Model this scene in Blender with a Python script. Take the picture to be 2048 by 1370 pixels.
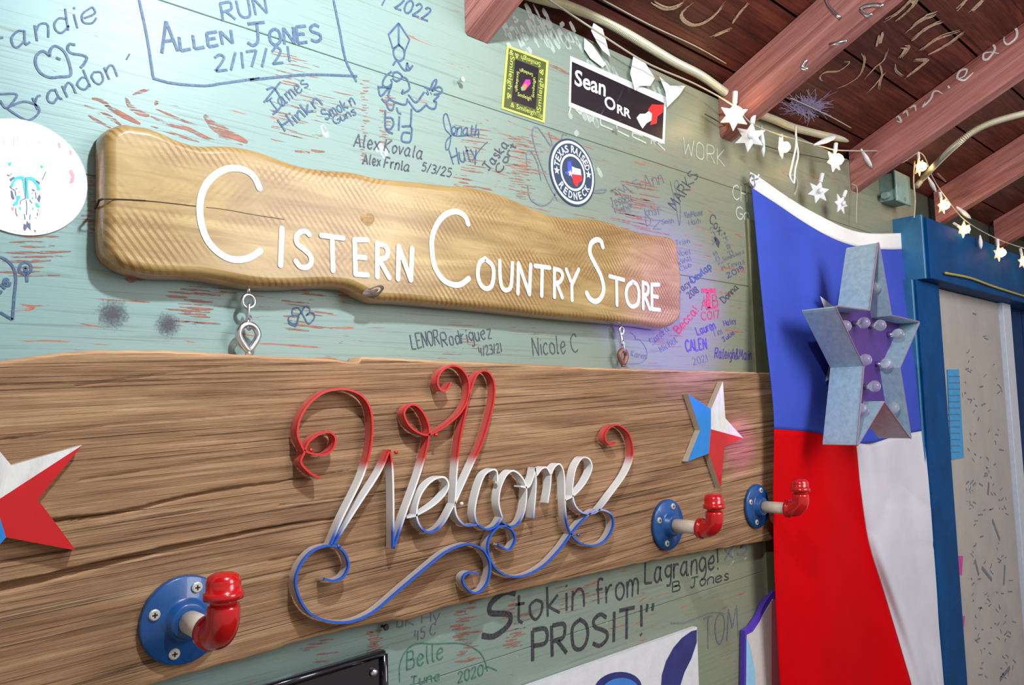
import bpy, bmesh, math, random
from mathutils import Vector, Matrix, noise
R0 = random.Random(7)
for _o in list(bpy.data.objects): bpy.data.objects.remove(_o)
S = bpy.context.scene
PI = math.pi
# ------------------------------------------------------------------ camera
F = 1562.0
VX = (1646.0, 86.0, F)                       # image direction of the wall's length
VZ = (-500.0, -(1646*-500+F*F)/86.0, F)      # image direction of up
cX = Vector(VX).normalized(); cZ = Vector(VZ).normalized(); cY = cZ.cross(cX).normalized()
DIST = 0.80
CAMZ = 1.75
C0 = Vector((0, -DIST, CAMZ))
def ray(px, py):
    r = Vector((px-1024.0, py-685.0, F))
    return Vector((r.dot(cX), r.dot(cY), r.dot(cZ)))
def W(px, py, off=0.0):
    """pixel -> point on the vertical plane 'off' metres in front of the wall"""
    r = ray(px, py); t = (DIST-off)/r.y
    return C0 + r*t
def RP(px, py, p0, n):
    r = ray(px, py); t = (Vector(p0)-C0).dot(n)/r.dot(n)
    return C0 + r*t
cam_d = bpy.data.cameras.new('camera'); cam = bpy.data.objects.new('camera', cam_d)
S.collection.objects.link(cam); S.camera = cam
cam_d.sensor_width = 36; cam_d.lens = 36*F/2048; cam_d.clip_start = .02
# camera axes in world: right, up, back
right = Vector((cX.x, cY.x, cZ.x)); down = Vector((cX.y, cY.y, cZ.y)); fwd = Vector((cX.z, cY.z, cZ.z))
m = Matrix((right, -down, -fwd)).transposed().to_4x4(); m.translation = C0
cam.matrix_world = m
# ------------------------------------------------------------------ world, lights, exposure
w = bpy.data.worlds.new('World'); S.world = w; w.use_nodes = True
bg = w.node_tree.nodes['Background']; bg.inputs[0].default_value = (1.0, .93, .84, 1); bg.inputs[1].default_value = 0.42
def lamp(name, kind, loc, power, color, size=.1, target=None, **kw):
    d = bpy.data.lights.new(name, kind); d.energy = power; d.color = color
    if kind == 'AREA': d.size = size
    else: d.shadow_soft_size = size
    for k, v in kw.items(): setattr(d, k, v)
    o = bpy.data.objects.new(name, d); S.collection.objects.link(o); o.location = loc
    if target is not None:
        o.rotation_euler = (Vector(target)-Vector(loc)).to_track_quat('-Z', 'Y').to_euler()
    return o
lamp('flash', 'POINT', (0.40, -.54, CAMZ+.64), 31.0, (.84, .96, 1.0), .022)
lamp('fill', 'AREA', (1.5, -1.7, CAMZ+.75), 30, (.97, .96, 1), 1.0, (2.0, 0, CAMZ+.05))
lamp('violet_spot', 'SPOT', (1.55, -1.15, CAMZ+.1), 120, (.26, .12, 1.0), .03, tuple(W(1345, 610)), spot_size=.34, spot_blend=.9)
lamp('pink_spot', 'SPOT', (1.75, -1.1, CAMZ+.0), 60, (.75, .05, 1.0), .02, tuple(W(1448, 890)), spot_size=.11, spot_blend=.9)
S.view_settings.view_transform = 'Standard'; S.view_settings.look = 'None'
S.view_settings.gamma = 1; S.view_settings.use_curve_mapping = False
S.view_settings.exposure = 0.0
# ------------------------------------------------------------------ materials
def srgb(r, g, b):
    f = lambda c: (c/255/12.92) if c/255 <= .04045 else ((c/255+.055)/1.055)**2.4
    return (f(r), f(g), f(b), 1)
class NT:
    def __init__(s, name):
        s.m = bpy.data.materials.new(name); s.m.use_nodes = True
        s.t = s.m.node_tree; s.b = s.t.nodes['Principled BSDF']
    def n(s, typ, **kw):
        o = s.t.nodes.new(typ)
        for k, v in kw.items():
            if k in o.inputs: o.inputs[k].default_value = v
            else: setattr(o, k, v)
        return o
    def l(s, a, b): s.t.links.new(a, b)
    def coords(s, scale=(1, 1, 1), rot=(0, 0, 0), loc=(0, 0, 0)):
        g = s.n('ShaderNodeNewGeometry'); src = g.outputs['Position']
        if any(rot):
            m1 = s.n('ShaderNodeMapping'); m1.inputs['Rotation'].default_value = rot; s.l(src, m1.inputs[0]); src = m1.outputs[0]
        mp = s.n('ShaderNodeMapping')
        mp.inputs['Scale'].default_value = scale; mp.inputs['Location'].default_value = loc
        s.l(src, mp.inputs[0]); return mp.outputs[0]
    def noise(s, vec, scale=5, detail=6, rough=.6, dist=0):
        o = s.n('ShaderNodeTexNoise'); o.inputs['Scale'].default_value = scale; o.inputs['Detail'].default_value = detail
        o.inputs['Roughness'].default_value = rough; o.inputs['Distortion'].default_value = dist
        s.l(vec, o.inputs['Vector']); return o.outputs['Fac']
    def ramp(s, fac, stops):
        o = s.n('ShaderNodeValToRGB'); e = o.color_ramp.elements
        while len(e) < len(stops): e.new(.5)
        for i, (p, c) in enumerate(stops):
            e[i].position = p; e[i].color = c if len(c) == 4 else (*c, 1)
        s.l(fac, o.inputs[0]); return o.outputs[0]
    def mix(s, fac, a, b, mode='MIX'):
        o = s.n('ShaderNodeMix', data_type='RGBA', blend_type=mode)
        for i, v in ((0, fac), (6, a), (7, b)):
            if hasattr(v, 'is_output'): s.l(v, o.inputs[i])
            else: o.inputs[i].default_value = v
        return o.outputs[2]
    def math(s, op, a, b=0.0):
        o = s.n('ShaderNodeMath', operation=op)
        for i, v in ((0, a), (1, b)):
            if hasattr(v, 'is_output'): s.l(v, o.inputs[i])
            else: o.inputs[i].default_value = v
        return o.outputs[0]
    def bump(s, h, strength=.4, dist=.002):
        o = s.n('ShaderNodeBump'); o.inputs['Strength'].default_value = strength; o.inputs['Distance'].default_value = dist
        s.l(h, o.inputs['Height']); s.l(o.outputs[0], s.b.inputs['Normal'])
    def col(s, c):
        if hasattr(c, 'is_output'): s.l(c, s.b.inputs['Base Color'])
        else: s.b.inputs['Base Color'].default_value = c
    def set(s, **kw):
        for k, v in kw.items():
            k = k.replace('_', ' ')
            if hasattr(v, 'is_output'): s.l(v, s.b.inputs[k])
            else: s.b.inputs[k].default_value = v
        return s.m
BW = lambda v: (v, v, v, 1)
def plain(name, c, rough=.5, metal=0, coat=0, vary=.12, scale=60, bump=.1, **kw):
    kw = {k.replace('_', ' '): v for k, v in kw.items()}
    t = NT(name); v = t.coords()
    n = t.noise(v, scale, 4)
    f = t.ramp(n, [(.3, BW(1-vary)), (.7, BW(1))])
    t.col(t.mix(1.0, c, f, 'MULTIPLY'))
    if bump: t.bump(n, bump, .001)
    return t.set(Roughness=rough, Metallic=metal, Coat_Weight=coat, **kw)
def ink_mat(name, c):
    t = NT(name); v = t.coords(); n = t.noise(v, 350, 3)
    t.col(t.mix(t.ramp(n, [(.35, BW(0)), (.75, BW(1))]), c, tuple(min(1, x*1.5+.06) for x in c[:3])+(1,)))
    return t.set(Roughness=.6)
def paint_wall():
    t = NT('painted_boards')
    v = t.coords((1, 1, 1))
    big = t.noise(v, 3.2, 3)
    base = t.ramp(big, [(.3, srgb(126, 156, 158)), (.7, srgb(138, 165, 162))])
    oliv = t.n('ShaderNodeNewGeometry'); sx = t.n('ShaderNodeSeparateXYZ'); t.l(oliv.outputs['Position'], sx.inputs[0])
    mr = t.n('ShaderNodeMapRange'); t.l(sx.outputs['X'], mr.inputs[0])
    mr.inputs[1].default_value = .1; mr.inputs[2].default_value = 1.3
    base = t.mix(mr.outputs[0], base, srgb(130, 134, 112))      # flash's cool tint put into the colour: bluer at left, olive towards the doorway
    # grain lines
    g1 = t.noise(t.coords((6, 1, 260)), 1.0, 5, .6, .6)
    base = t.mix(t.ramp(g1, [(.54, BW(0)), (.66, BW(.42))]), base, srgb(96, 106, 98))
    # flaked paint showing red primer
    s1 = t.noise(t.coords((13, 1, 150)), 1.0, 6, .62, .9)
    zone = t.noise(t.coords((3.2, 1, 6.5), loc=(3.1, 0, 1.7)), 1.0, 3, .5)
    mk = t.math('ADD', s1, t.math('MULTIPLY', t.math('SUBTRACT', zone, .5), .42))
    mask = t.ramp(mk, [(.655, BW(0)), (.68, BW(1))])
    prim = t.ramp(t.noise(v, 90, 4), [(.3, srgb(150, 84, 66)), (.7, srgb(178, 110, 88))])
    base = t.mix(mask, base, prim)
    # pale scuffs
    sc = t.noise(t.coords((30, 1, 40)), 1.0, 7, .7, .3)
    z2 = t.noise(t.coords((2.5, 1, 4), loc=(9, 0, 2)), 1.0, 2, .5)
    mk2 = t.math('ADD', sc, t.math('MULTIPLY', t.math('SUBTRACT', z2, .5), .5))
    base = t.mix(t.ramp(mk2, [(.70, BW(0)), (.76, BW(.7))]), base, srgb(215, 222, 212))
    t.col(base)
    h = t.math('SUBTRACT', t.math('MULTIPLY', g1, -.5), t.math('MULTIPLY', mask, .5))
    t.bump(h, .35, .0015)
    return t.set(Roughness=.42, Specular_IOR_Level=.35)
def wood(name, cols, gscale=(3, 40, 110), rough=.6, bump=.6, streak=.55, spec=.25, coat=0, bd=.002, rot=(0, 0, 0), lines=0.0, along='x'):
    t = NT(name)
    def sc_(a, m, b): return t.coords((a, m, b), rot=rot) if along == 'x' else t.coords((b, a, b), rot=rot)
    a0 = t.noise(sc_(gscale[0], 8, gscale[1]), 1.0, 7, .62, 1.2)
    b = t.noise(sc_(gscale[0]*1.6, 30, gscale[2]*2.6), 1.0, 6, .75, .2)
    b2 = t.noise(sc_(gscale[0]*1.3, 30, gscale[2]*7), 1.0, 4, .7, .0)
    a = t.math('ADD', t.math('MULTIPLY', a0, .45), t.math('ADD', t.math('MULTIPLY', b, .25), t.math('MULTIPLY', b2, .30)))
    c = t.ramp(a, [(.36, cols[0]), (.5, cols[1]), (.63, cols[2])])
    dark = t.ramp(b, [(.54, BW(0)), (.70, BW(streak))])
    c = t.mix(dark, c, tuple(x*.35 for x in cols[0][:3])+(1,))
    if lines:
        ln = t.noise(sc_(gscale[0]*.9, 6, gscale[2]*4.2), 1.0, 4, .6, .35)
        c = t.mix(t.ramp(ln, [(.585, BW(0)), (.65, BW(lines))]), c, tuple(x*.22 for x in cols[0][:3])+(1,))
        b = t.math('ADD', b, t.math('MULTIPLY', t.ramp(ln, [(.585, BW(0)), (.65, BW(1))]), .6))
    t.col(c)
    t.bump(t.math('ADD', t.math('MULTIPLY', a, .5), t.math('MULTIPLY', b, -.8)), bump, bd)
    return t.set(Roughness=rough, Specular_IOR_Level=spec, Coat_Weight=coat)
def sign_wood():
    t = NT('varnished_sign_wood')
    a = t.noise(t.coords((4, 5, 26)), 1.0, 6, .6, 1.4)
    c = t.ramp(a, [(.28, srgb(134, 104, 60)), (.5, srgb(168, 138, 86)), (.74, srgb(194, 166, 114))])
    vr = t.coords((1, 1, 1), rot=(0, math.radians(38), 0))
    wv = t.n('ShaderNodeTexWave', wave_type='BANDS', bands_direction='X'); wv.inputs['Scale'].default_value = 50
    wv.inputs['Distortion'].default_value = 1.1; wv.inputs['Detail'].default_value = 2; wv.inputs['Detail Scale'].default_value = .4
    t.l(vr, wv.inputs['Vector'])
    vr2 = t.coords((1, 1, 1), rot=(0, math.radians(-42), 0))
    wv2 = t.n('ShaderNodeTexWave', wave_type='BANDS', bands_direction='X'); wv2.inputs['Scale'].default_value = 52
    wv2.inputs['Distortion'].default_value = 2.0; t.l(vr2, wv2.inputs['Vector'])
    zone = t.ramp(t.noise(t.coords((7, 1, 16)), 1.0, 3), [(.44, BW(0)), (.58, BW(.75))])
    zone2 = t.ramp(t.noise(t.coords((6, 1, 18), loc=(4, 0, 3)), 1.0, 3), [(.52, BW(0)), (.66, BW(.6))])
    d1 = t.math('MULTIPLY', t.ramp(wv.outputs['Fac'], [(.25, BW(1)), (.62, BW(0))]), zone)
    d2 = t.math('MULTIPLY', t.ramp(wv2.outputs['Fac'], [(.25, BW(1)), (.62, BW(0))]), zone2)
    c = t.mix(d1, c, srgb(128, 86, 48)); c = t.mix(d2, c, srgb(128, 86, 48))
    fine = t.noise(t.coords((14, 20, 330)), 1.0, 4)
    c = t.mix(t.ramp(fine, [(.5, BW(0)), (.75, BW(.35))]), c, srgb(120, 80, 44))
    t.col(c)
    t.bump(t.math('ADD', d1, fine), -.15, .001)
    return t.set(Roughness=.42, Coat_Weight=.5, Coat_Roughness=.2, Specular_IOR_Level=.3)
MW = paint_wall()
M_olive = plain('olive_trim_paint', srgb(112, 112, 80), .5, vary=.35, scale=25)
M_plank = wood('weathered_cedar', [srgb(104, 74, 54), srgb(156, 118, 86), srgb(194, 158, 122)], (2.6, 30, 95), .62, .9, .45, bd=.003, rot=(0, math.radians(2.2), 0), lines=.6)
M_plank_edge = wood('weathered_cedar_edge', [srgb(150, 110, 80), srgb(188, 146, 108), srgb(212, 174, 138)], (4, 50, 95), .6, .5, .3)
M_sign = sign_wood()
M_sign_edge = wood('sign_bark_edge', [srgb(128, 88, 40), srgb(168, 120, 58), srgb(192, 146, 80)], (5, 30, 80), .35, .15, .2, spec=.5, coat=1)
M_rafter = wood('red_stained_rafter', [srgb(126, 74, 68), srgb(168, 106, 98), srgb(196, 138, 130)], (3, 30, 60), .55, .4, .3, rot=(math.radians(25), 0, 0), lines=.4, along='y')
M_deck = wood('dark_roof_boards', [srgb(48, 20, 16), srgb(84, 38, 30), srgb(120, 64, 48)], (3, 30, 60), .5, .6, .6, lines=.5)
M_white = plain('white_letter_paint', (.86, .86, .84, 1), .5, vary=.05)
M_red = plain('red_enamel', (.56, .004, .006, 1), .22, coat=.5, vary=.15)
M_blue = plain('blue_enamel', (.006, .085, .31, 1), .35, coat=.3, vary=.35, scale=40, bump=.3)
M_cream = plain('cream_pipe_paint', srgb(226, 210, 190), .45)
M_chrome = plain('galvanised_steel', (.72, .74, .78, 1), .28, 1)
M_screw = plain('white_screw_heads', srgb(205, 205, 198), .4, .3)
M_rust = plain('rusty_steel', srgb(150, 104, 88), .5, .5, vary=.4)
M_galv = plain('spangled_galvanised', srgb(178, 208, 222), .45, .25, vary=.25, scale=90)
M_galv_rim = plain('pinkish_rim', srgb(150, 120, 140), .5)
M_purple = plain('purple_star_back', srgb(76, 40, 124), .45)
M_black = plain('black_gloss', srgb(14, 12, 24), .2, coat=.6)
M_dark = plain('crack_dark', srgb(40, 26, 16), .9)
M_knot = wood('dark_knot', [srgb(50, 40, 40), srgb(92, 76, 70), srgb(150, 130, 120)], (60, 80, 90), .5, .8, .4)
M_ink = ink_mat('blue_black_marker', srgb(44, 72, 104))
M_ink_dk = ink_mat('dark_pen', srgb(54, 58, 72))
M_ink_faint = ink_mat('faint_pen', srgb(92, 98, 108))
M_ink_black = ink_mat('black_marker', srgb(30, 30, 38))
M_ink_red = ink_mat('red_marker', srgb(170, 44, 66))
M_ink_violet = ink_mat('violet_marker', srgb(66, 52, 128))
M_ink_green = ink_mat('green_marker', srgb(50, 104, 88))
M_chalk = ink_mat('chalk', srgb(206, 200, 200))
M_chalk2 = ink_mat('rubbed_chalk', srgb(166, 172, 158))
M_scratch = ink_mat('scratched_bare_wood', srgb(176, 150, 122))
def primer():
    t = NT('red_primer'); a = t.noise(t.coords((38, 1, 420)), 1.0, 5, .7, .3)
    t.col(t.ramp(t.noise(t.coords(), 90, 4), [(.3, srgb(136, 86, 72)), (.7, srgb(166, 112, 94))]))
    return t.set(Roughness=.8, Alpha=t.ramp(a, [(.45, BW(0)), (.53, BW(1))]))
M_primer = primer()
M_conduit = plain('cream_armoured_cable', srgb(214, 208, 180), .4, .2)
M_cable = plain('clear_cable', srgb(180, 172, 150), .4)
M_darkcable = plain('cable_dark', srgb(70, 62, 48), .6)
M_stfill = plain('white_sticker', (.90, .90, .90, 1), .35)
M_stblack = plain('black_sticker', srgb(22, 24, 34), .25, coat=.5, vary=.3, scale=15)
M_styellow = plain('yellow_green_print', srgb(206, 214, 96), .4)
M_stolive = plain('olive_print', srgb(74, 84, 26), .4)
M_navy = plain('navy_sticker', srgb(40, 62, 92), .4)
M_teal = plain('turquoise_print', srgb(60, 196, 200), .5)
M_greyprint = plain('grey_print', srgb(92, 96, 130), .5)
M_pinkprint = plain('pink_print', srgb(240, 150, 170), .5)
M_redprint = plain('red_print', srgb(226, 40, 40), .4)
M_blueprint = plain('blue_print', srgb(70, 84, 200), .4)
M_lblue = plain('light_blue_print', srgb(150, 205, 235), .4)
def cloth(name, c):
    t = NT(name); v = t.coords()
    n = t.noise(v, 700, 2); n2 = t.noise(v, 5, 3)
    t.col(t.mix(1.0, c, t.ramp(n2, [(.3, BW(.86)), (.7, BW(1))]), 'MULTIPLY')); t.bump(n, .2, .0006)
    return t.set(Roughness=.75, Specular_IOR_Level=.05)
M_fblue = cloth('flag_blue', srgb(66, 86, 190)); M_fred = cloth('flag_red', srgb(206, 0, 10)); M_fwhite = cloth('flag_white', srgb(214, 212, 222))
M_fhead = cloth('flag_heading', srgb(240, 238, 236))
M_bluetrim = plain('blue_door_paint', srgb(4, 72, 130), .6, vary=.35, scale=12, bump=.2, Specular_IOR_Level=.08)
M_bluelite = plain('blue_door_edge', srgb(48, 118, 160), .45, vary=.3, scale=20)
M_bluedoor = plain('dark_blue_door', srgb(2, 50, 108), .6, vary=.4, scale=8, Specular_IOR_Level=.08)
M_jamb = plain('off_white_jamb', srgb(178, 170, 164), .5, vary=.15, scale=12)
M_jambtrim = plain('white_jamb_edge', srgb(200, 208, 222), .4)
M_cyan = plain('cyan_tape', srgb(0, 150, 214), .4, vary=.2)
M_magenta = plain('magenta_mark', srgb(200, 40, 150), .5)
M_box = plain('pale_green_box', srgb(138, 168, 158), .45, vary=.25)
M_tape = plain('torn_white_tape', (.85, .86, .86, 1), .5, vary=.12)
M_yelcord = plain('yellow_cord', srgb(170, 160, 60), .5)
M_floor = plain('grey_floor_boards', srgb(110, 96, 84), .7, vary=.4, scale=8)
def glass():
    t = NT('clear_bulb_glass'); t.col((.95, .95, 1, 1)); return t.set(Roughness=.03, Transmission_Weight=.85, IOR=1.35)
M_glass = glass()
def emit(name, c, s):
    t = NT(name); t.col(c); t.b.inputs['Emission Color'].default_value = c; t.b.inputs['Emission Strength'].default_value = s; return t.m
M_led = emit('warm_lamp', (1, .66, .28, 1), 26.0)
M_starp = plain('frosted_star_plastic', (.86, .86, .88, 1), .35, Transmission_Weight=.15, vary=.05)
def vcol():
    t = NT('sprayed_tricolour'); a = t.n('ShaderNodeVertexColor', layer_name='Col'); t.col(a.outputs[0]); return t.set(Roughness=.3, Coat_Weight=.4)
M_vcol = vcol()
# ------------------------------------------------------------------ builders
COL = S.collection
def tag(o, label=None, cat=None, group=None, kind=None):
    for k, v in (('label', label), ('category', cat), ('group', group), ('kind', kind)):
        if v: o[k] = v
    return o
def empty(name, loc, label=None, cat=None, group=None, kind=None):
    o = bpy.data.objects.new(name, None); COL.objects.link(o); o.location = loc; o.empty_display_size = .02
    return tag(o, label, cat, group, kind)
def mesh(name, vs, fs, mat, parent=None, smooth=False, mats=None, mi=None):
    me = bpy.data.meshes.new(name); me.from_pydata([tuple(v) for v in vs], [], fs)
    for mm in (mats or [mat]): me.materials.append(mm)
    if mi: me.polygons.foreach_set('material_index', mi)
    if smooth: me.polygons.foreach_set('use_smooth', [True]*len(me.polygons))
    me.update()
    o = bpy.data.objects.new(name, me); COL.objects.link(o)
    if parent is not None:
        o.parent = parent
        p = parent; off = Vector(p.location)
        while p.parent: p = p.parent; off = off+Vector(p.location)
        o.matrix_parent_inverse = Matrix.Translation(-off)
    return o
def fixn(o):
    bm = bmesh.new(); bm.from_mesh(o.data); bmesh.ops.recalc_face_normals(bm, faces=bm.faces); bm.to_mesh(o.data); bm.free(); return o
class MB:
    def __init__(s): s.v = []; s.f = []; s.m = []
    def add(s, vs, fs, m=0):
        k = len(s.v); s.v += [tuple(v) for v in vs]; s.f += [tuple(i+k for i in f) for f in fs]; s.m += [m]*len(fs)
    def build(s, name, mat, parent=None, smooth=False):
        if isinstance(mat, (list, tuple)): return mesh(name, s.v, s.f, None, parent, smooth, list(mat), s.m)
        return mesh(name, s.v, s.f, mat, parent, smooth)
def box(x0, x1, y0, y1, z0, z1, c=.0):
    """box; with c a 45 degree chamfer on every edge seen from the front (-y)"""
    if not c:
        v = [(x, y, z) for x in (x0, x1) for y in (y0, y1) for z in (z0, z1)]
        return v, [(0, 1, 3, 2), (4, 6, 7, 5), (0, 4, 5, 1), (2, 3, 7, 6), (0, 2, 6, 4), (1, 5, 7, 3)]
    rings = [(y1, 0), (y0+c, 0), (y0, c)]; v = []
    for y, i in rings: v += [(x0+i, y, z0+i), (x1-i, y, z0+i), (x1-i, y, z1-i), (x0+i, y, z1-i)]
    f = [(3, 2, 1, 0), (8, 9, 10, 11)]
    for r in range(2):
        for k in range(4): f.append((r*4+k, r*4+(k+1) % 4, r*4+4+(k+1) % 4, r*4+4+k))
    return v, f
def cat(pts, n=6, closed=False):
    """Catmull-Rom through tuples of any length"""
    P = [Vector(p) for p in pts]
    if len(P) < 3: return P
    out = []; N = len(P); rng = N if closed else N-1
    for i in range(rng):
        a = P[(i-1) % N] if (closed or i > 0) else P[0]*2-P[1]
        b = P[i]; c = P[(i+1) % N]
        d = P[(i+2) % N] if (closed or i+2 < N) else c*2-b
        for k in range(n):
            t = k/n
            out.append(.5*((2*b)+(c-a)*t+(2*a-5*b+4*c-d)*t*t+(3*b-a-3*c+d)*t**3))
    if not closed: out.append(P[-1])
    return out
def ribbon(mb, pts, wd, taper=False, caps=False, normal=Vector((0, -1, 0)), m=0):
    """flat stroke of world width wd along 3D points"""
    n = len(pts)
    if n < 2: return
    L = []; Rr = []
    for i, p in enumerate(pts):
        t = (pts[min(i+1, n-1)]-pts[max(i-1, 0)])
        if t.length < 1e-9: t = Vector((1, 0, 0))
        s = t.normalized().cross(normal)*(wd/2)
        if taper: s = s*(.25+.75*math.sin(PI*(i+.5)/n))
        L.append(p+s); Rr.append(p-s)
    vs = L+Rr; fs = [(i, i+1, n+i+1, n+i) for i in range(n-1)]
    mb.add(vs, fs, m)
    if caps:
        for e, q in ((0, pts[1]), (n-1, pts[n-2])):
            c = pts[e]; d = (c-q).normalized(); s = d.cross(normal)
            arc = [c+Vector((0, -.00004*(1+(e > 0)), 0))+(s*math.cos(a)+d*math.sin(a))*(wd/2) for a in [PI*k/8 for k in range(9)]]
            mb.add(arc, [tuple(range(9))], m)
def tube(mb, path, radii, n=10, m=0, caps=True):
    P = [Vector(p) for p in path]
    if not hasattr(radii, '__len__'): radii = [radii]*len(P)
    t0 = (P[1]-P[0]).normalized(); up = Vector((0, 0, 1)) if abs(t0.z) < .9 else Vector((1, 0, 0))
    a = t0.cross(up).normalized(); vs = []
    for i, p in enumerate(P):
        t = (P[min(i+1, len(P)-1)]-P[max(i-1, 0)])
        t = t.normalized() if t.length > 1e-9 else t0
        a = (a-t*a.dot(t)).normalized(); b = t.cross(a)
        vs += [p+(a*math.cos(2*PI*k/n)+b*math.sin(2*PI*k/n))*radii[i] for k in range(n)]
    fs = [(i*n+k, i*n+(k+1) % n, (i+1)*n+(k+1) % n, (i+1)*n+k) for i in range(len(P)-1) for k in range(n)]
    if caps: fs += [tuple(range(n))[::-1], tuple((len(P)-1)*n+k for k in range(n))]
    mb.add(vs, fs, m)
def ringtube(mb, pts, r, n=8, m=0):
    P = [Vector(p) for p in pts]; N = len(P); vs = []
    for i, p in enumerate(P):
        t = (P[(i+1) % N]-P[i-1]).normalized(); a = Vector((0, 1, 0)); a = (a-t*a.dot(t))
        a = a.normalized() if a.length > .2 else Vector((1, 0, 0)).cross(t).normalized()
        b = t.cross(a)
        vs += [p+(a*math.cos(2*PI*k/n)+b*math.sin(2*PI*k/n))*r for k in range(n)]
    fs = [(i*n+k, i*n+(k+1) % n, ((i+1) % N)*n+(k+1) % n, ((i+1) % N)*n+k) for i in range(N) for k in range(n)]
    mb.add(vs, fs, m)
def prism(mb, front, depth, m_front=0, m_side=0, inset=0.0):
    """front: list of 3D points on a plane y=const; extruded by depth to +y"""
    n = len(front); c = sum((Vector(p) for p in front), Vector())/n
    back = [Vector(p)+Vector((0, depth, 0)) for p in front]
    if inset:
        mid = [Vector(p)+Vector((0, inset, 0)) for p in front]
        fr = [c+(Vector(p)-c)*(1-inset/max(.001, (Vector(p)-c).length)) for p in front]
        k = len(mb.v)
        mb.add(fr+mid+back, [], 0)
        mb.f.append(tuple(k+i for i in range(n))); mb.m.append(m_front)
        for r in (0, 1):
            for i in range(n):
                j = (i+1) % n; mb.f.append((k+r*n+i, k+r*n+j, k+(r+1)*n+j, k+(r+1)*n+i)); mb.m.append(m_side)
    else:
        mb.add(list(front), [tuple(range(n))], m_front)
        k = len(mb.v); mb.add(list(front)+back, [(i, (i+1) % n, n+(i+1) % n, n+i) for i in range(n)]+[tuple(range(2*n-1, n-1, -1))], m_side)
def copy_tree(o, loc, rot=None, label=None):
    c = o.copy(); COL.objects.link(c); c.location = loc
    if rot is not None: c.rotation_euler = rot
    if label: c['label'] = label
    def rec(src, dst):
        for ch in list(src.children):
            k = ch.copy(); COL.objects.link(k); k.parent = dst; rec(ch, k)
    rec(o, c); return c
# crop helpers: zoomed view coordinates -> photo pixels
CR = dict(A=(0, 0, 3.913), B=(500, 0, 3.913), C=(980, 60, 3.7025), D=(1380, 0, 3.045), E=(0, 230, 2.74), Fc=(680, 300, 2.74),
          G=(1180, 320, 3.113), H=(880, 0, 3.261), I=(0, 820, 2.491), J=(560, 700, 2.4025), K=(900, 700, 2.4025), L=(1280, 740, 3.425),
          M=(1480, 320, 2.283), N=(1480, 820, 2.491), O=(540, 1080, 2.008), P=(1580, 450, 2.9133), Q=(1000, 1060, 3.657), T=(540, 1200, 3.657),
          U=(1300, 540, 6.525), V=(1320, 330, 5.074), X=(440, 560, 8.06), Y=(1200, 630, 11.417), SK=(0, 300, 7.61), Z=(1080, 270, 9.13), S=(1500, 0, 3.737), R=(0, 240, 2.98), RR=(1100, 0, 5.12))
def px(k, pts):
    x0, y0, s = CR[k]; return [(x0+a/s, y0+b/s) for a, b in pts]
def parse(s): return [tuple(float(q) for q in p.split(',')) for p in s.split()]
# ------------------------------------------------------------------ the setting
hz = lambda h: W(1100, 771-h*1570).z            # groove heights by slope ratio
XR = 4.6; XL = -1.3
wall = mesh('wall_back', *box(XL, XR, .022, .06, CAMZ-1.75, CAMZ+.66), plain('wall_backing', srgb(60, 66, 56), .8)); tag(wall, kind='structure')
grooves = [hz(h) for h in (.328, .169, .006, -.157, -.325)]
step = (grooves[0]-grooves[-1])/4
tops = [grooves[0]+step*2]+[grooves[0]+step]+grooves
while tops[-1] > .1: tops.append(tops[-1]-step)
for i in range(len(tops)-1):
    mb = MB(); z1 = min(tops[i], CAMZ+.60); z0 = tops[i+1]
    if z1-z0 < .03: continue
    mb.add(*box(XL, W(1843, 600).x, 0.0, .021, z0+.0003, z1-.0003, .0007)); fixn(mb.build('plank', MW, wall))
XD = W(1843, 600).x
floor = mesh('floor', *box(XL, XR, -2.6, .06, -.05, 0), M_floor); tag(floor, kind='structure')
# vertical corner trim beside the flag
xt0 = W(1496, 560).x; xt1 = W(1560, 560).x
tr = mesh('trim_1', *box(xt0, xt1, -.007, -.0002, .0, W(1500, 440).z, .002), M_olive); fixn(tr); tag(tr, kind='structure')
# roof: deck boards parallel to the wall, rising towards the camera
TH = math.radians(25.0); ct, st = math.cos(TH), math.sin(TH)
zraf = W(1440, 275).z                             # underside of rafters at the wall
RD = .092                                         # rafter depth
zdeck = zraf+RD/ct
def RF(x, s, dz):                                 # s along slope from wall, dz perpendicular above the rafter underside
    return Vector((x, -s*ct-dz*st*-1*-1, zraf+s*st+dz*ct)) if False else Vector((x, -s*ct+dz*st, zraf+s*st+dz*ct))
roof = mesh('ceiling', [RF(x, s, d) for x in (XL, XR) for s in (-.1, 2.4) for d in (RD+.022, RD+.04)],
            [(0, 1, 3, 2), (4, 6, 7, 5), (0, 4, 5, 1), (2, 3, 7, 6), (0, 2, 6, 4), (1, 5, 7, 3)], M_deck); tag(roof, kind='structure')
sw = .145; k = 0; s = -.06
while s < 2.3:
    x = XL
    j = [XL, XL+1.7+.5*((k*37) % 5)/5, XR]
    for a in range(2):
        vs = [RF(xx, ss, d) for xx in (j[a]+.001, j[a+1]-.001) for ss in (s+.0025, s+sw-.0025) for d in (RD+.0005*(k % 3), RD+.021)]
        fixn(mesh('roof_board', vs, [(0, 1, 3, 2), (4, 6, 7, 5), (0, 4, 5, 1), (2, 3, 7, 6), (0, 2, 6, 4), (1, 5, 7, 3)], M_deck, roof))
    s += sw; k += 1
xr2 = W(1440, 270).x; RW = .046
RAFX = []
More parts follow.
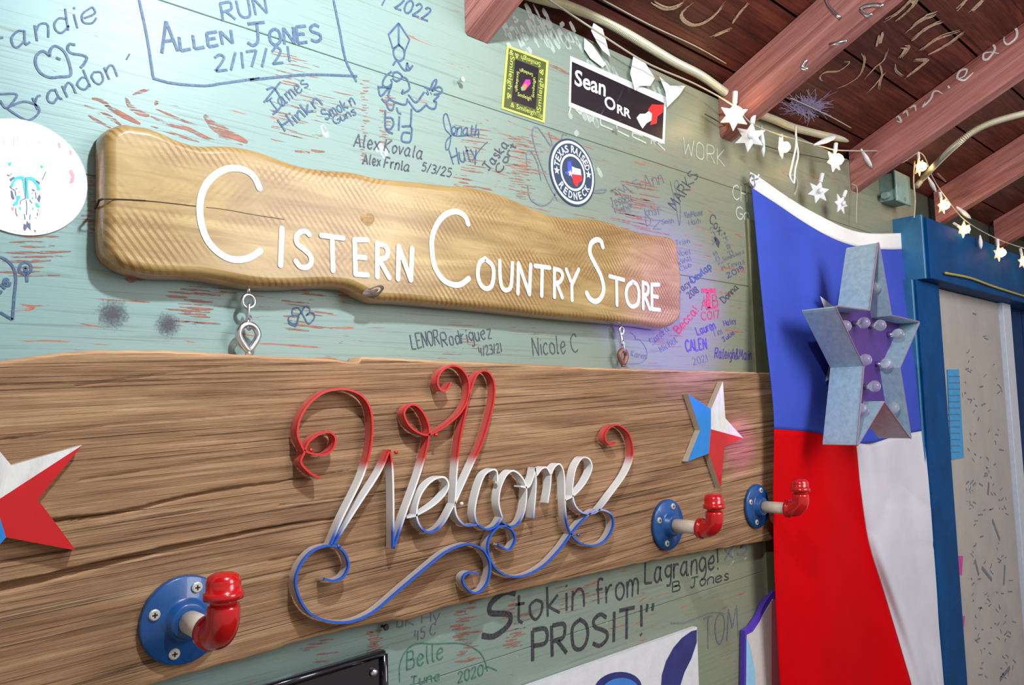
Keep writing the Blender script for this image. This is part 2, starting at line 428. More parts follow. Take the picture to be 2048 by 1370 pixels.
for k in range(-1, 6):
    x0 = xr2+.607*(k-1) if k != 0 else W(930, 72).x; RAFX.append(x0)
    vs = []
    for (dx, dd) in ((0, 0), (RW, 0), (RW, RD), (0, RD)): vs += [RF(x0+dx, .003 if dd == 0 else .045, dd), RF(x0+dx, 2.3, dd)]
    vs = []
    c = .004
    for (dx, dd) in ((c, 0), (RW-c, 0), (RW, c), (RW, RD-.0005), (0, RD-.0005), (0, c)):
        p = RF(x0+dx, 0, dd); p = Vector((x0+dx, 0, zraf+dd/ct)) ; p = p+Vector((0, -.0008, 0)); vs += [p, RF(x0+dx, 2.3, dd)]
    n = 6
    fs = [(2*i, 2*((i+1) % n), 2*((i+1) % n)+1, 2*i+1) for i in range(n)]+[tuple(range(0, 2*n, 2)), tuple(range(1, 2*n, 2))]
    r = fixn(mesh('rafter', vs, fs, M_rafter)); tag(r, kind='structure')
    r.name = 'rafter'
# nail plates / bent staples on rafters
def on_rafter(k, pts): # k index in RAFX, photo px to left face of rafter
    return [RP(a, b, (RAFX[k]-.0006, 0, 0), Vector((1, 0, 0))) for a, b in pts]
def on_under(pts, lift=.0006):
    n = Vector((0, st, ct)); p0 = RF(0, 0, RD-lift); return [RP(a, b, p0, n) for a, b in pts]
# ------------------------------------------------------------------ stroke font
FONT = {k: v for k, v in (q.split('=', 1) for q in '''A=0,0 2,6 4,0|.8,2.2 3.2,2.2
B=0,0 0,6|~0,6 2.8,5.8 3.2,4.6 2.6,3.4 0,3.2|~0,3.2 3.2,3 3.9,1.7 3,.2 0,0
C=~4,5 2.6,6 .6,5 0,3 .6,1 2.4,0 4,1
D=0,0 0,6|~0,6 3,5.3 4,3 3,.7 0,0
E=3.5,6 0,6 0,0 3.5,0|0,3.2 2.8,3.2
F=3.5,6 0,6 0,0|0,3.2 2.8,3.2
G=~4,5 2.6,6 .6,5 0,3 .6,1 2.4,0 4,1 4,2.6 2.4,2.6
H=0,0 0,6|4,0 4,6|0,3 4,3
I=.5,0 .5,6
J=~.2,1 1.2,0 2.2,.8 2.4,3 2.4,6|0.6,6 4,6
K=0,0 0,6|3.6,6 .2,2.8 3.8,0
L=0,6 0,0 3.4,0
M=0,0 .6,6 2.4,2 4.2,6 4.8,0
N=0,0 0,6 3.6,0 3.6,6
O=~2,6 .4,5 0,3 .5,1 2,0 3.6,1 4,3 3.5,5 2,6
P=0,0 0,6|~0,6 3,5.8 3.6,4.4 3,3 0,2.8
Q=~2,6 .4,5 0,3 .5,1 2,0 3.6,1 4,3 3.5,5 2,6|2.6,1.6 4.4,-.6
R=0,0 0,6|~0,6 3,5.8 3.4,4.5 2.8,3.2 0,3|1.4,3 3.8,0
S=~3.6,5.2 2,6 .4,5.2 .6,3.8 2.2,3 3.6,2.2 3.7,.8 2,0 .2,.8
T=2,0 2,6|0,6 4,6
U=~0,6 0,2 .8,.2 2.4,0 3.4,1 3.6,6
V=0,6 1.8,0 3.6,6
W=0,6 1.2,0 2.5,4 3.8,0 5,6
X=0,0 3.6,6|0,6 3.6,0
Y=0,6 1.8,3 3.6,6|1.8,3 1.8,0
Z=0,6 3.6,6 0,0 3.6,0
a=~3,3.4 1.6,4 .2,2.8 .2,1 1.4,0 2.8,1.2|~3,4 2.9,1.2 3.2,.1 3.9,.4
b=0,6 0,0|~0,2.6 1.4,4 3,2.8 2.8,.8 1.4,0 0,.8
c=~2.8,3.2 1.6,4 .3,3 .2,1 1.5,0 2.9,.8
d=~3,3 1.6,4 .2,2.8 .2,1 1.5,0 3,1.2|3,6 3,0
e=~.2,2 2.8,2.4 2.4,3.7 1.4,4 .2,2.8 .3,.9 1.6,0 3,.9
f=~2.6,5.6 1.6,6 1,5 1,0|0,3.6 2.4,3.6
g=~3,3.2 1.5,4 .2,2.8 .4,1.2 1.6,.6 3,1.6|~3,4 3,0 2.4,-1.6 .8,-1.8
h=0,6 0,0|~0,2.4 1.4,4 2.6,3.2 2.7,0
i=.4,3.8 .4,0|.4,5 .5,5.3
j=~1,3.8 1,-1 .2,-1.8|1,5 1,5.3
k=0,6 0,0|2.6,3.8 .2,1.8 2.8,0
l=~.6,6 .5,3 .7,.4 1.4,.2
m=0,4 0,0|~0,2.6 1,4 1.9,3.2 2,0|~2,2.6 3,4 3.9,3.2 4,0
n=0,4 0,0|~0,2.4 1.4,4 2.6,3.2 2.7,0
o=~1.5,4 .2,3 .2,1 1.5,0 2.8,1 2.8,3 1.5,4
p=0,4 0,-2|~0,2.6 1.4,4 3,2.8 2.8,.8 1.4,0 0,.8
q=~3,3.2 1.5,4 .2,2.8 .3,.9 1.6,.2 3,1.2|3,4 3,-2
r=0,4 0,0|~0,2.2 1,3.8 2.2,3.8
s=~2.6,3.4 1.4,4 .3,3.2 1.4,2.1 2.6,1.2 1.8,.1 .1,.5
t=1,5.6 1,.4 1.8,0|0,3.8 2.2,3.8
u=~0,4 0,1 1.2,0 2.6,1.2|2.7,4 2.7,0
v=0,4 1.4,0 2.8,4
w=0,4 1,0 2,3 3,0 4,4
x=0,0 2.8,4|0,4 2.8,0
y=0,4 1.4,.4|2.9,4 .6,-2
z=0,4 2.8,4 0,0 2.8,0
0=~1.7,6 .3,5 0,3 .3,1 1.7,0 3.1,1 3.4,3 3.1,5 1.7,6
1=.6,6 .6,0
2=~.2,4.8 1.6,6 3.1,4.8 2,2.4 0,0|0,0 3.6,.1
3=~.2,5.4 1.6,6 3,5 2.2,3.4 1,3.1|~1,3.1 3,2.4 3,.8 1.4,0 .1,.6
4=.4,6 0,2.6 3,2.8|2.4,5 2.4,0
5=3,6 .6,6 .4,3.6|~.4,3.6 2.2,3.8 3.2,2 2,0 .1,.5
6=~3,6 .8,4 .1,1.6 1.6,0 3,1.4 1.8,2.9 .3,1.8
7=0,6 3.4,6 1.2,0
8=~1.6,3.2 .3,4.4 1.6,6 3,4.6 1.6,3.2 .1,1.6 1.6,0 3.2,1.5 1.6,3.2
9=~2.9,4.4 1.4,6 .2,4.6 1.4,3.2 2.9,4.2 2.6,0
/=0,-.4 2,6.2
!=.4,6 .4,1.8|.4,.5 .5,0
'=.2,6 0,4.6
"=.2,6 0,4.4|1.6,6 1.4,4.4
+=0,2.5 3,2.5|1.5,1 1.5,4
&=~3.4,0 .6,4.6 1.4,6 2.4,5 .4,2 .8,0 3,1.8'''.split('\n'))}
FONT[' '] = ''
def layout(text):
    x = 0; out = []
    for ch in text:
        if ch == ' ': x += 2.4; continue
        wmax = 0
        for s in FONT.get(ch, '').split('|'):
            if not s: continue
            sm = s[0] == '~'; p = parse(s.lstrip('~'))
            wmax = max(wmax, max(a for a, b in p)); out.append((sm, [(a+x, b) for a, b in p]))
        x += wmax+1.3
    return out, max(x-1.3, .1)
def wd_px(w_px, at):      # pixel width to metres at photo position
    a = W(at[0], at[1]-5); b = W(at[0], at[1]+5); return w_px*(b-a).length/10
def write(text, p0, p1, h, mat, wpx=3, h1=None, jit=.35, slant=0, off=.0006, parent=wall, upv=None, seed=1, name='handwriting'):
    st_, tw = layout(text); h1 = h1 or h; rr = random.Random(hash_(text)+seed)
    ux, uy = (p1[0]-p0[0])/tw, (p1[1]-p0[1])/tw
    L = math.hypot(p1[0]-p0[0], p1[1]-p0[1])
    if upv is None:                   # letters stand roughly perpendicular to their baseline
        nx, ny = (p1[1]-p0[1])/L, -(p1[0]-p0[0])/L
    else: nx, ny = upv
    mb = MB()
    for sm, pts in st_:
        q = []
        for a, b in pts:
            a += rr.uniform(-jit, jit)*.5; b += rr.uniform(-jit, jit)*.5; f = a/tw; hh = (h+(h1-h)*f)/6
            a += slant*b
            q.append((p0[0]+ux*a+nx*b*hh, p0[1]+uy*a+ny*b*hh))
        q = cat(q, 5) if sm else [Vector(t) for t in q]
        if sm or len(q) < 3: ribbon(mb, [W(t[0], t[1], off) for t in q], wd_px(wpx, p0), caps=False)
        else:
            for i in range(len(q)-1): ribbon(mb, [W(q[i][0], q[i][1], off+.00003*(i % 2)), W(q[i+1][0], q[i+1][1], off+.00003*(i % 2))], wd_px(wpx, p0))
    if mb.v: return mb.build(name, mat, parent)
def hash_(s):
    v = 0
    for c in s: v = (v*31+ord(c)) % 100003
    return v
def ink(k, strokes, mat, wpx=3, smooth=True, name='handwriting', parent=wall, off=.0006, taper=False):
    mb = MB()
    for s in strokes.split('|'):
        p = px(k, parse(s)) if k else parse(s)
        at = p[0]; q = cat(p, 6) if (smooth and len(p) > 2) else [Vector(t) for t in p]
        ribbon(mb, [W(t[0], t[1], off) for t in q], wd_px(wpx, at), taper=taper)
    return mb.build(name, mat, parent)
# ------------------------------------------------------------------ handwriting on the wall
write('randie', (-8, 108), (196, 42), 44, M_ink, 4, jit=.5, slant=.1)
ink('A', '395,440 340,400 290,430 280,500 320,570 390,605 470,600 550,590 550,520 520,430 480,380 430,360 395,390 390,440|440,450 475,465|590,350 545,345 530,380 560,415 640,430 680,450 655,505 630,530', M_ink, 5)
ink('A', '0,735 125,735 115,780 50,845 0,785|50,845 180,795 280,820 310,860 280,910 220,940 150,910 60,850', M_ink, 4)
write('randon', (76, 218), (236, 152), 38, M_ink, 4, jit=.4)
ink('A', '1090,0 1150,280 1200,605|1195,610 1350,650 1600,670 1750,650 2035,610', M_ink, 5, smooth=True)
ink('B', '0,625 250,600 480,583 840,595|655,0 700,220 750,470 835,640', M_ink, 5)
ink('A', '1015,420 1005,440 990,465', M_ink, 3)
write('RUN', (447, 42), (534, 26), 36, M_ink, 5)
write('A', (324, 106), (356, 102), 62, M_ink, 6, jit=0)
write('LLEN', (362, 101), (466, 86), 27, M_ink, 6, jit=.2)
write('J', (494, 92), (534, 88), 44, M_ink, 6, jit=0)
write('ONES', (541, 91), (642, 82), 33, M_ink, 6, jit=.2)
write('2/17/21', (432, 142), (580, 124), 32, M_ink, 5)
write('2022', (789, 16), (856, 42), 26, M_ink, 4); write('1', (760, 8), (764, 10), 30, M_ink, 3)
ink('B', '1165,180 1085,270 1120,380 1165,350 1215,395 1250,310 1165,180|1165,180 1165,350', M_ink, 4, smooth=False)
ink('B', '1165,350 1125,390 1135,450 1170,475 1205,450 1205,390 1165,350|1120,510 1150,475 1190,530 1220,550 1230,490|1225,550 1250,545 1275,510|1230,490 1250,540', M_ink, 4)
ink('B', '1120,600 1125,570 1160,565 1190,600 1150,635 1115,610|1190,600 1230,620 1250,690 1225,720|1110,560 1060,600 1040,660 1080,690 1110,680|1000,680 1080,680 1110,650 1105,620|1005,690 1025,750 1085,690|1110,660 1085,740 1100,780 1170,810 1220,815 1235,770|1200,700 1190,730 1220,720|1030,770 1060,800 1100,770|1065,800 1085,850 1115,860 1130,810|1060,860 1060,990 1080,1030 1120,1045|1060,920 1110,925 1125,970 1100,1010 1065,1010|1170,910 1165,1020|1150,840 1160,880 1185,890|1265,850 1260,960 1250,990|1190,990 1260,990 1265,1050 1250,1110 1190,1100 1200,1040 1255,1040', M_ink, 4)
ink('B', '1240,740 1300,800 1365,720|1240,790 1310,870 1380,820|1365,680 1395,690 1410,700 1435,640 1460,625 1455,660 1425,710 1475,680 1505,700 1490,730 1440,740|1480,745 1440,790 1460,800 1445,850 1400,840 1380,810', M_ink, 4)
ink('B', '1375,720 1395,745|1385,700 1400,740|1410,720 1425,740', M_ink, 2)
write('James', (548, 226), (618, 172), 26, M_ink, 3); ink('B', '110,800 240,640|130,700 190,690 250,790 230,850 180,895', M_ink, 4)
write('Hinkn', (572, 263), (644, 210), 28, M_ink, 4, jit=.6)
write('Smok,n', (651, 241), (711, 208), 22, M_ink, 3); write('Guns', (671, 249), (713, 228), 17, M_ink, 3)
write('Alex', (708, 293), (757, 300), 26, M_ink_dk, 3); write('Kovala', (768, 302), (844, 318), 24, M_ink_dk, 3)
write('Alex', (726, 328), (760, 332), 20, M_ink_dk, 3, jit=.5); write('Frnla', (768, 334), (818, 343), 20, M_ink_dk, 3, jit=.6)
write('5/3/25', (843, 341), (901, 354), 17, M_ink_dk, 2.5)
write('onath', (903, 268), (957, 274), 24, M_ink, 3, jit=.6); ink('B', '1790,1050 1600,1060 1570,980 1540,890 1515,920 1530,1010 1570,1060 1560,1150 1535,1170 1540,1100 1600,1040', M_ink, 2.5)
write('Huty', (906, 330), (956, 318), 32, M_ink, 3, jit=.7); ink('B', '1860,1110 1800,1170 1740,1260', M_ink, 2)
write('Jaska', (978, 342), (1018, 290), 18, M_ink_dk, 3, jit=.6); write('Cort', (1001, 346), (1034, 292), 14, M_ink_dk, 3)
ink('C', '380,1115 350,980 300,895 272,920 275,1000|280,1150 300,1250 380,1300 450,1270 490,1200|500,1260 430,1130 350,920 315,780 330,720 370,740 450,860|435,755 450,800 465,860|530,830 540,775 570,775|780,1190 860,1180 840,1205 770,1205', M_ink_faint, 3)
write('Jessica', (1224, 414), (1266, 402), 18, M_ink_faint, 2.5); write('Fisher', (1233, 427), (1268, 414), 11, M_ink_faint, 2.5)
write("M's", (1248, 400), (1284, 372), 28, M_ink_faint, 2, jit=.6); write('Ann', (1292, 376), (1328, 366), 26, M_ink_faint, 2, jit=.6)
write('krist', (1292, 432), (1320, 428), 16, M_ink_faint, 2.5); write('D', (1294, 452), (1304, 450), 18, M_ink_faint, 2); write('Z', (1306, 458), (1322, 458), 18, M_ink_faint, 2); write('Smith', (1324, 448), (1348, 446), 9, M_ink_faint, 2)
write('MARKS', (1352, 420), (1398, 352), 22, M_ink_dk, 2.5, jit=.6); ink('V', '105,160 160,400 200,610 205,400 150,200 180,160 200,300', M_ink_faint, 2)
write('RedMoose', (1372, 436), (1406, 430), 12, M_ink_faint, 2); write('Haiti', (1379, 450), (1402, 446), 11, M_ink_faint, 2)
write('Cox', (1418, 440), (1438, 470), 16, M_ink_dk, 2.5, upv=(.5, -.9)); write('thx', (1420, 452), (1426, 490), 12, M_ink_faint, 2)
ink('V', '550,740 575,770 590,800 600,780 560,735 575,790 600,830', M_ink_dk, 5); write('thep', (1442, 466), (1462, 512), 10, M_ink_faint, 2.5); write('sol', (1426, 504), (1438, 530), 11, M_ink_faint, 3)
write('Trish', (1352, 490), (1380, 486), 9, M_ink_faint, 2); write('Noel', (1355, 512), (1382, 508), 11, M_ink_faint, 2); write('xWill', (1358, 530), (1384, 520), 9, M_ink_faint, 2); write('Club', (1362, 542), (1384, 532), 8, M_ink_faint, 2)
write('Somewhere', (1448, 522), (1490, 506), 8, M_ink_faint, 2, jit=.6); write('in Texas', (1444, 540), (1490, 526), 9, M_ink_faint, 2, jit=.6); write('2019', (1456, 556), (1488, 540), 10, M_ink_violet, 2)
write('Tracy+', (1355, 590), (1388, 567), 14, M_ink_dk, 2.5); write('Dewlap', (1388, 566), (1424, 536), 14, M_ink, 3); write('2018', (1380, 597), (1399, 583), 13, M_ink_dk, 2.5)
mb = MB()
for q in ('675,240 860,240 860,295 675,295', '740,290 790,290 790,500 740,500', '745,485 880,455 885,490 760,520'):
    p = px('U', parse(q)); mb.add([W(a, b, .0007) for a, b in p], [(0, 1, 2, 3)])
mb.build('painted_emblem', M_ink_red, wall)
write('A', (1404, 620), (1414, 620), 26, M_ink_red, 3); write('B', (1427, 614), (1437, 613), 24, M_ink_red, 3); write('CO17', (1404, 640), (1440, 636), 16, M_ink_red, 3)
write('Becca!', (1359, 667), (1398, 622), 16, M_ink_red, 3.5); write('Donna', (1449, 606), (1478, 576), 13, M_ink_dk, 2.5)
write('Lauren', (1396, 670), (1432, 657), 16, M_ink_violet, 3); write('Haley', (1449, 652), (1473, 646), 11, M_ink_violet, 2); write('Tim', (1428, 674), (1446, 668), 14, M_ink_faint, 2)
write('Julie', (1448, 684), (1470, 668), 9, M_ink_violet, 2); write('CALEN', (1373, 703), (1414, 698), 22, M_ink_violet, 4)
write('Raleigh&Main', (1430, 716), (1502, 720), 20, M_ink_violet, 3, jit=.5); write('2021', (1388, 730), (1416, 722), 14, M_ink_faint, 2)
write('Sandra', (1307, 690), (1340, 660), 14, M_ink_faint, 2.5); write('Nichol', (1324, 704), (1356, 684), 12, M_ink_faint, 2.5)
write('LENOR', (825, 698), (880, 688), 30, M_ink_dk, 2.5, jit=.5); write('Rodriguez', (886, 694), (984, 676), 28, M_ink_dk, 2.5, jit=.6); write('4/23/21', (960, 712), (1004, 704), 19, M_ink_dk, 2.2)
write('Nicole C', (1067, 712), (1156, 704), 36, M_ink_dk, 2.5)
ink('Y', '690,390 760,440 810,500 820,550 900,560 980,640 1050,760 1080,880 1060,980 990,1060 880,1105 700,1115 650,1110', M_ink_faint, 2); write('Karen', (1262, 712), (1292, 718), 11, M_ink_faint, 2)
ink('X', '1235,710 1160,700 1105,650 1120,590 1180,570 1255,575 1250,650 1235,710|1170,570 1165,490 1210,450 1270,455 1310,520 1250,575|1315,520 1360,440 1410,430 1450,470 1440,530 1390,570|1390,570 1450,525 1510,540 1525,600 1490,660 1420,700 1350,580 1315,520|1100,630 1120,700 1170,725 1235,735 1270,580 1310,520', M_ink, 3)
ink('R', '0,815 40,835 80,880 95,950 85,1060 75,1190|0,1145 75,1190|115,880 130,855 160,848 185,870 180,905 150,915 120,905 115,880|150,870 158,900 162,965|150,880 150,930', M_ink, 5)
write('cie', (-4, 590), (23, 566), 22, M_ink, 5)
# bottom lettering
Bk = 'Q'
write('S', (958, 1284), (1014, 1262), 82, M_ink_black, 12, jit=0, slant=.15, upv=(.1, -1))
write('tokin', (1030, 1248), (1168, 1214), 58, M_ink_black, 6, jit=.3, upv=(0, -1)); write('from', (1192, 1210), (1276, 1190), 50, M_ink_black, 5, upv=(0, -1))
write('Lagrange!', (1290, 1168), (1436, 1138), 42, M_ink_black, 5, upv=(0, -1), jit=.5)
write('PROSIT!"', (1066, 1322), (1306, 1266), 62, M_ink_black, 9, h1=60, upv=(0, -1), jit=.25)
write('B. Jones', (1346, 1184), (1458, 1160), 20, M_ink_black, 3, upv=(0, -1), jit=.6)
write('TOM', (1408, 1300), (1476, 1272), 62, M_ink_faint, 4, upv=(0, -1)); ink('Q', '1250,680 1340,680 1450,640 1550,605 1640,610', M_ink_faint, 3)
write('x3', (1450, 1120), (1492, 1106), 30, M_ink_faint, 5, upv=(0, -1))
write('Belle', (814, 1340), (886, 1318), 36, M_ink_green, 3, upv=(0, -1)); write('2020', (916, 1366), (966, 1350), 22, M_ink_green, 3, upv=(0, -1))
write('June', (820, 1372), (880, 1360), 18, M_ink_green, 3, upv=(0, -1))
ink('T', '950,600 950,480 990,380 1070,320 1200,320 1400,318 1520,370 1570,440 1590,520|1570,500 1600,490 1660,515', M_ink_green, 2.5)
write('45 C', (830, 1282), (872, 1268), 22, M_ink_faint, 2.5, upv=(0, -1)); write('uK Hy', (795, 1256), (880, 1240), 20, M_ink_faint, 2.5, upv=(0, -1))
# white chalk writing
write('WORK', (1366, 308), (1450, 334), 34, M_chalk2, 2.2, upv=(0, -1), jit=.6); write('CH', (1466, 398), (1494, 404), 30, M_chalk2, 3, upv=(0, -1), jit=.5); write('Go', (1472, 438), (1498, 442), 26, M_chalk2, 3, upv=(0, -1), jit=.5)
write('MILLER', (1140, 226), (1330, 300), 20, M_chalk2, 4, upv=(0, -1), jit=.9)
# red primer showing through: streak clusters that follow the grain of the boards
mb = MB()
for q, wv in (('820,820 960,900 1100,970', 9), ('760,880 850,910 950,980', 7), ('985,760 1020,830 1110,890 1170,905', 9), ('1180,910 1320,970 1450,1000 1600,1070 1710,1110', 7), ('1220,850 1400,930 1560,990', 4),
              ('1600,900 1680,990 1780,1040 1940,1115', 16), ('690,900 770,950 870,1000', 5), ('1180,985 1400,1060 1560,1110', 4), ('720,770 800,790 880,860', 7), ('1040,740 1110,715 1170,700', 5),
              ('1240,810 1230,800 1215,820', 6), ('660,825 750,850', 3), ('1680,1050 1780,1090 1900,1135', 4)):
    p = cat(px('A', parse(q)), 5); ribbon(mb, [W(a, b, .0003) for a, b in p], wd_px(wv*1.3, p[0]), taper=True)
def cluster(x0, y0, x1, y1, n, lw, slope, th=2.2, seed=0):
    rr = random.Random(seed+int(x0))
    for i in range(n):
        f = rr.random(); y = y0+(y1-y0)*(i+rr.random()*.6)/n; x = x0+(x1-x0)*f*.5; l = lw*rr.uniform(.4, 1.2)
        p = [(x, y), (x+l*.5, y+l*.5*slope+rr.uniform(-1, 1)), (x+l, y+l*slope)]
        ribbon(mb, [W(a, b, .0003) for a, b in cat(p, 3)], wd_px(th*rr.uniform(.45, 1.3), (x, y)), taper=True)
cluster(535, 100, 640, 280, 34, 60, .24); cluster(600, 180, 730, 240, 10, 70, .2, 1.6); cluster(720, 160, 735, 330, 26, 14, .05, 3)
cluster(755, 190, 790, 290, 22, 20, .06, 3); cluster(905, 240, 960, 400, 26, 50, .14, 3); cluster(1010, 270, 1070, 400, 26, 48, .12, 3)
cluster(1215, 360, 1330, 470, 28, 70, .2, 3); cluster(1300, 660, 1380, 700, 8, 50, .03, 2); cluster(0, 470, 90, 560, 9, 110, -.02, 5)
cluster(330, 570, 430, 650, 12, 100, .07, 5); cluster(560, 585, 620, 660, 10, 70, .1, 4); cluster(172, 350, 182, 470, 26, 18, 0, 2.5)
cluster(160, 430, 180, 450, 3, 40, 0, 4); cluster(1100, 1170, 1240, 1230, 12, 40, -.25, 3); cluster(1000, 1200, 1060, 1300, 16, 38, -.2, 5)
cluster(900, 1200, 960, 1330, 18, 40, -.1, 6); cluster(730, 1262, 760, 1320, 12, 28, -.1, 6); cluster(600, 1280, 680, 1330, 7, 40, -.1, 4); cluster(850, 640, 1200, 720, 12, 60, .04, 1.5, 5)
for x, y, l in ((590, 302, 30), (622, 300, 28), (625, 268, 20), (1060, 590, 40)):
    ribbon(mb, [W(x, y, .0003), W(x+l/2, y+2, .0003), W(x+l, y+3, .0003)], wd_px(6, (x, y)), taper=True)
for q in ('225,536 240,552 260,566 290,560 285,548 255,548 235,536', '1248,180 1247,182'):
    p = parse(q)
    if len(p) > 3: mb.add([W(a, b, .0003) for a, b in p], [tuple(range(len(p)))])
p = cat([(1096, 130), (1110, 134), (1130, 144), (1146, 152)], 4); ribbon(mb, [W(a, b, .0003) for a, b in p], wd_px(6, (1100, 130)), taper=True)
ch = mb.build('bare_primer_patches', M_primer, wall); ch['kind'] = 'stuff'
# soot marks
def disc(mb, c, r, off, m=0, r_in=0, n=56, th=0):
    P = [Vector((c.x+r*math.cos(2*PI*k/n), -off, c.z+r*math.sin(2*PI*k/n))) for k in range(n)]
    if r_in:
        Q = [Vector((c.x+r_in*math.cos(2*PI*k/n), -off, c.z+r_in*math.sin(2*PI*k/n))) for k in range(n)]
        mb.add(P+Q, [(k, (k+1) % n, n+(k+1) % n, n+k) for k in range(n)], m)
    elif th: prism(mb, P, th, m, m)
    else: mb.add(P, [tuple(range(n))], m)
def soot(cx, cy, r, n, seed):
    c = W(cx, cy, .0004); rad = wd_px(r, (cx, cy)); t = NT('soot_%d' % seed)
    g = t.n('ShaderNodeNewGeometry'); d = t.n('ShaderNodeVectorMath', operation='DISTANCE'); t.l(g.outputs['Position'], d.inputs[0]); d.inputs[1].default_value = c
    f = t.math('DIVIDE', d.outputs['Value'], rad); nz = t.noise(t.coords(), 420, 3, .7)
    f = t.math('ADD', f, t.math('MULTIPLY', t.math('SUBTRACT', nz, .5), 1.5))
    t.col(srgb(88, 84, 96)); t.set(Roughness=.9, Alpha=t.ramp(f, [(.1, BW(.85)), (.95, BW(0))]))
    mb = MB(); disc(mb, c, rad*1.25, .0004, n=32); mb.build('soot_mark', t.m, wall)
soot(226, 628, 34, 900, 3); soot(336, 650, 28, 600, 4)
# small nails and screws
def nail(x, y, r, off, mat, name, label, cat_, parent=None, L=.012):
    p = W(x, y, 0); mb = MB()
    tube(mb, [p+Vector((0, .004, 0)), p+Vector((0, -off, 0)), p+Vector((0, -off-.0005, 0)), p+Vector((0, -off-.002, 0))], [r*.45, r*.45, r, r*.85], 12)
    o = fixn(mb.build(name, mat, parent, smooth=False)); return tag(o, label, cat_) if label else o
nail(915, 164, .004, .010, M_chrome, 'screw', 'silver screw sticking out of the green wall left of the dark green gothic sticker', 'screw')
nail(1224, 380, .0035, .008, M_chrome, 'screw', 'silver screw in the wall just right of the round flag sticker', 'screw')
nail(1226, 262, .003, .006, M_chrome, 'screw', 'small screw just below the black rectangular sticker', 'screw')
nail(764, 1252, .004, .008, M_black, 'bolt', 'dark bolt head in the wall right under the brown plank', 'bolt')
# ------------------------------------------------------------------ brown welcome plank
PT = .026
top = cat(parse('-160,738 0,722 120,706 240,700 400,704 540,712 640,716 715,723 735,714 900,722 1050,728 1180,735 1300,739 1420,742 1560,746'), 6)
bot = cat(parse('-160,1560 100,1436 281,1372 385,1340 480,1316 560,1290 680,1258 774,1239 809,1238 888,1212 1038,1177 1160,1150 1287,1122 1411,1100 1531,1080 1562,1074'), 6)
def edge(curve, off):
    P = [W(a, b, off) for a, b in curve]
    def f(x):
        for i in range(len(P)-1):
            if P[i].x <= x <= P[i+1].x:
                t = (x-P[i].x)/(P[i+1].x-P[i].x+1e-9); return P[i].z+(P[i+1].z-P[i].z)*t
        return P[0].z if x < P[0].x else P[-1].z
    return f, P[0].x, P[-1].x
ft, xa, xb = edge(top, PT); fb, xa2, xb2 = edge(bot, PT*.6)
X0 = max(xa, xa2); X1 = W(1552, 900, PT).x
crk = []
for q, wd_, dp in (('-60,1192 0,1177 80,1160 149,1143 249,1119 341,1097 462,1073 560,1053 680,1036', .0042, .016), ('60,1052 116,1041 241,1025 393,989 560,963 700,940', .0022, .010), ('150,772 350,745 520,725 640,717', .0010, .003),
                   ('0,880 200,852 380,838 560,822', .0009, .003), ('560,1010 760,985 980,960 1180,935', .001, .003), ('1000,1055 1200,1018 1400,985 1530,960', .001, .003), ('540,1122 760,1078 900,1060', .001, .003), ('160,960 330,935 560,900', .0009, .003)):
    P = [W(a, b, PT) for a, b in cat(parse(q), 4)]; crk.append((P, wd_, dp))
def crack_depth(x, z):
    d = 0
    for P, wd_, dp in crk:
        if x < P[0].x or x > P[-1].x: continue
        for i in range(len(P)-1):
            if P[i].x <= x <= P[i+1].x:
                t = (x-P[i].x)/(P[i+1].x-P[i].x); zc = P[i].z+(P[i+1].z-P[i].z)*t
                e = (x-P[0].x)/(P[-1].x-P[0].x); ww = wd_*(.15+.85*(1-e)**.7)+.0002
                u = abs(z-zc-.0006*noise.noise(Vector((x*60, 0, 0))))/ww
                if u < 1: d = max(d, dp*(1-u*u)*(.3+.7*(1-e)))
                break
    return d
NX, NZ = 520, 230
vs = []; fs = []; mi = []
for i in range(NX+1):
    x = X0+(X1-X0)*(i/NX)
    zt = ft(x)+.0012*noise.noise(Vector((x*45, 3, 0))); zb = fb(x)+.0015*noise.noise(Vector((x*40, 7, 0)))
    for j in range(NZ+1):
        v = j/NZ; z = zb+(zt-zb)*v
        e = min(v, 1-v)*(zt-zb); rnd = .004*(1-min(1, e/.006))**2
        g = .0011*noise.noise(Vector((x*5, z*85, 1.3)))+.0006*noise.noise(Vector((x*12, z*260, 4.3)))
        y = -PT+rnd-g+crack_depth(x, z)
        vs.append((x, y, z))
for i in range(NX):
    for j in range(NZ):
        a = i*(NZ+1)+j; fs.append((a, a+NZ+1, a+NZ+2, a+1)); mi.append(1 if j > NZ-3 or j < 3+3*(i % 2 == 0)*0 else 0)
# sides
k = len(vs); cols = [(i*(NZ+1), i*(NZ+1)+NZ) for i in range(NX+1)]
for i in range(NX+1):
    for e in cols[i]: vs.append((vs[e][0], -.0012, vs[e][2]))
for i in range(NX):
    fs.append((cols[i][0], k+2*i, k+2*i+2, cols[i+1][0])); mi.append(1)
    fs.append((cols[i][1], cols[i+1][1], k+2*i+3, k+2*i+1)); mi.append(1)
fs.append(tuple(range(NX*(NZ+1), NX*(NZ+1)+NZ+1))+(k+2*NX+1, k+2*NX)); mi.append(1)
plank = mesh('welcome_plank', vs, fs, None, None, True, [M_plank, M_plank_edge], mi)
tag(plank, 'long weathered brown wood plank carrying the metal welcome lettering', 'plank')
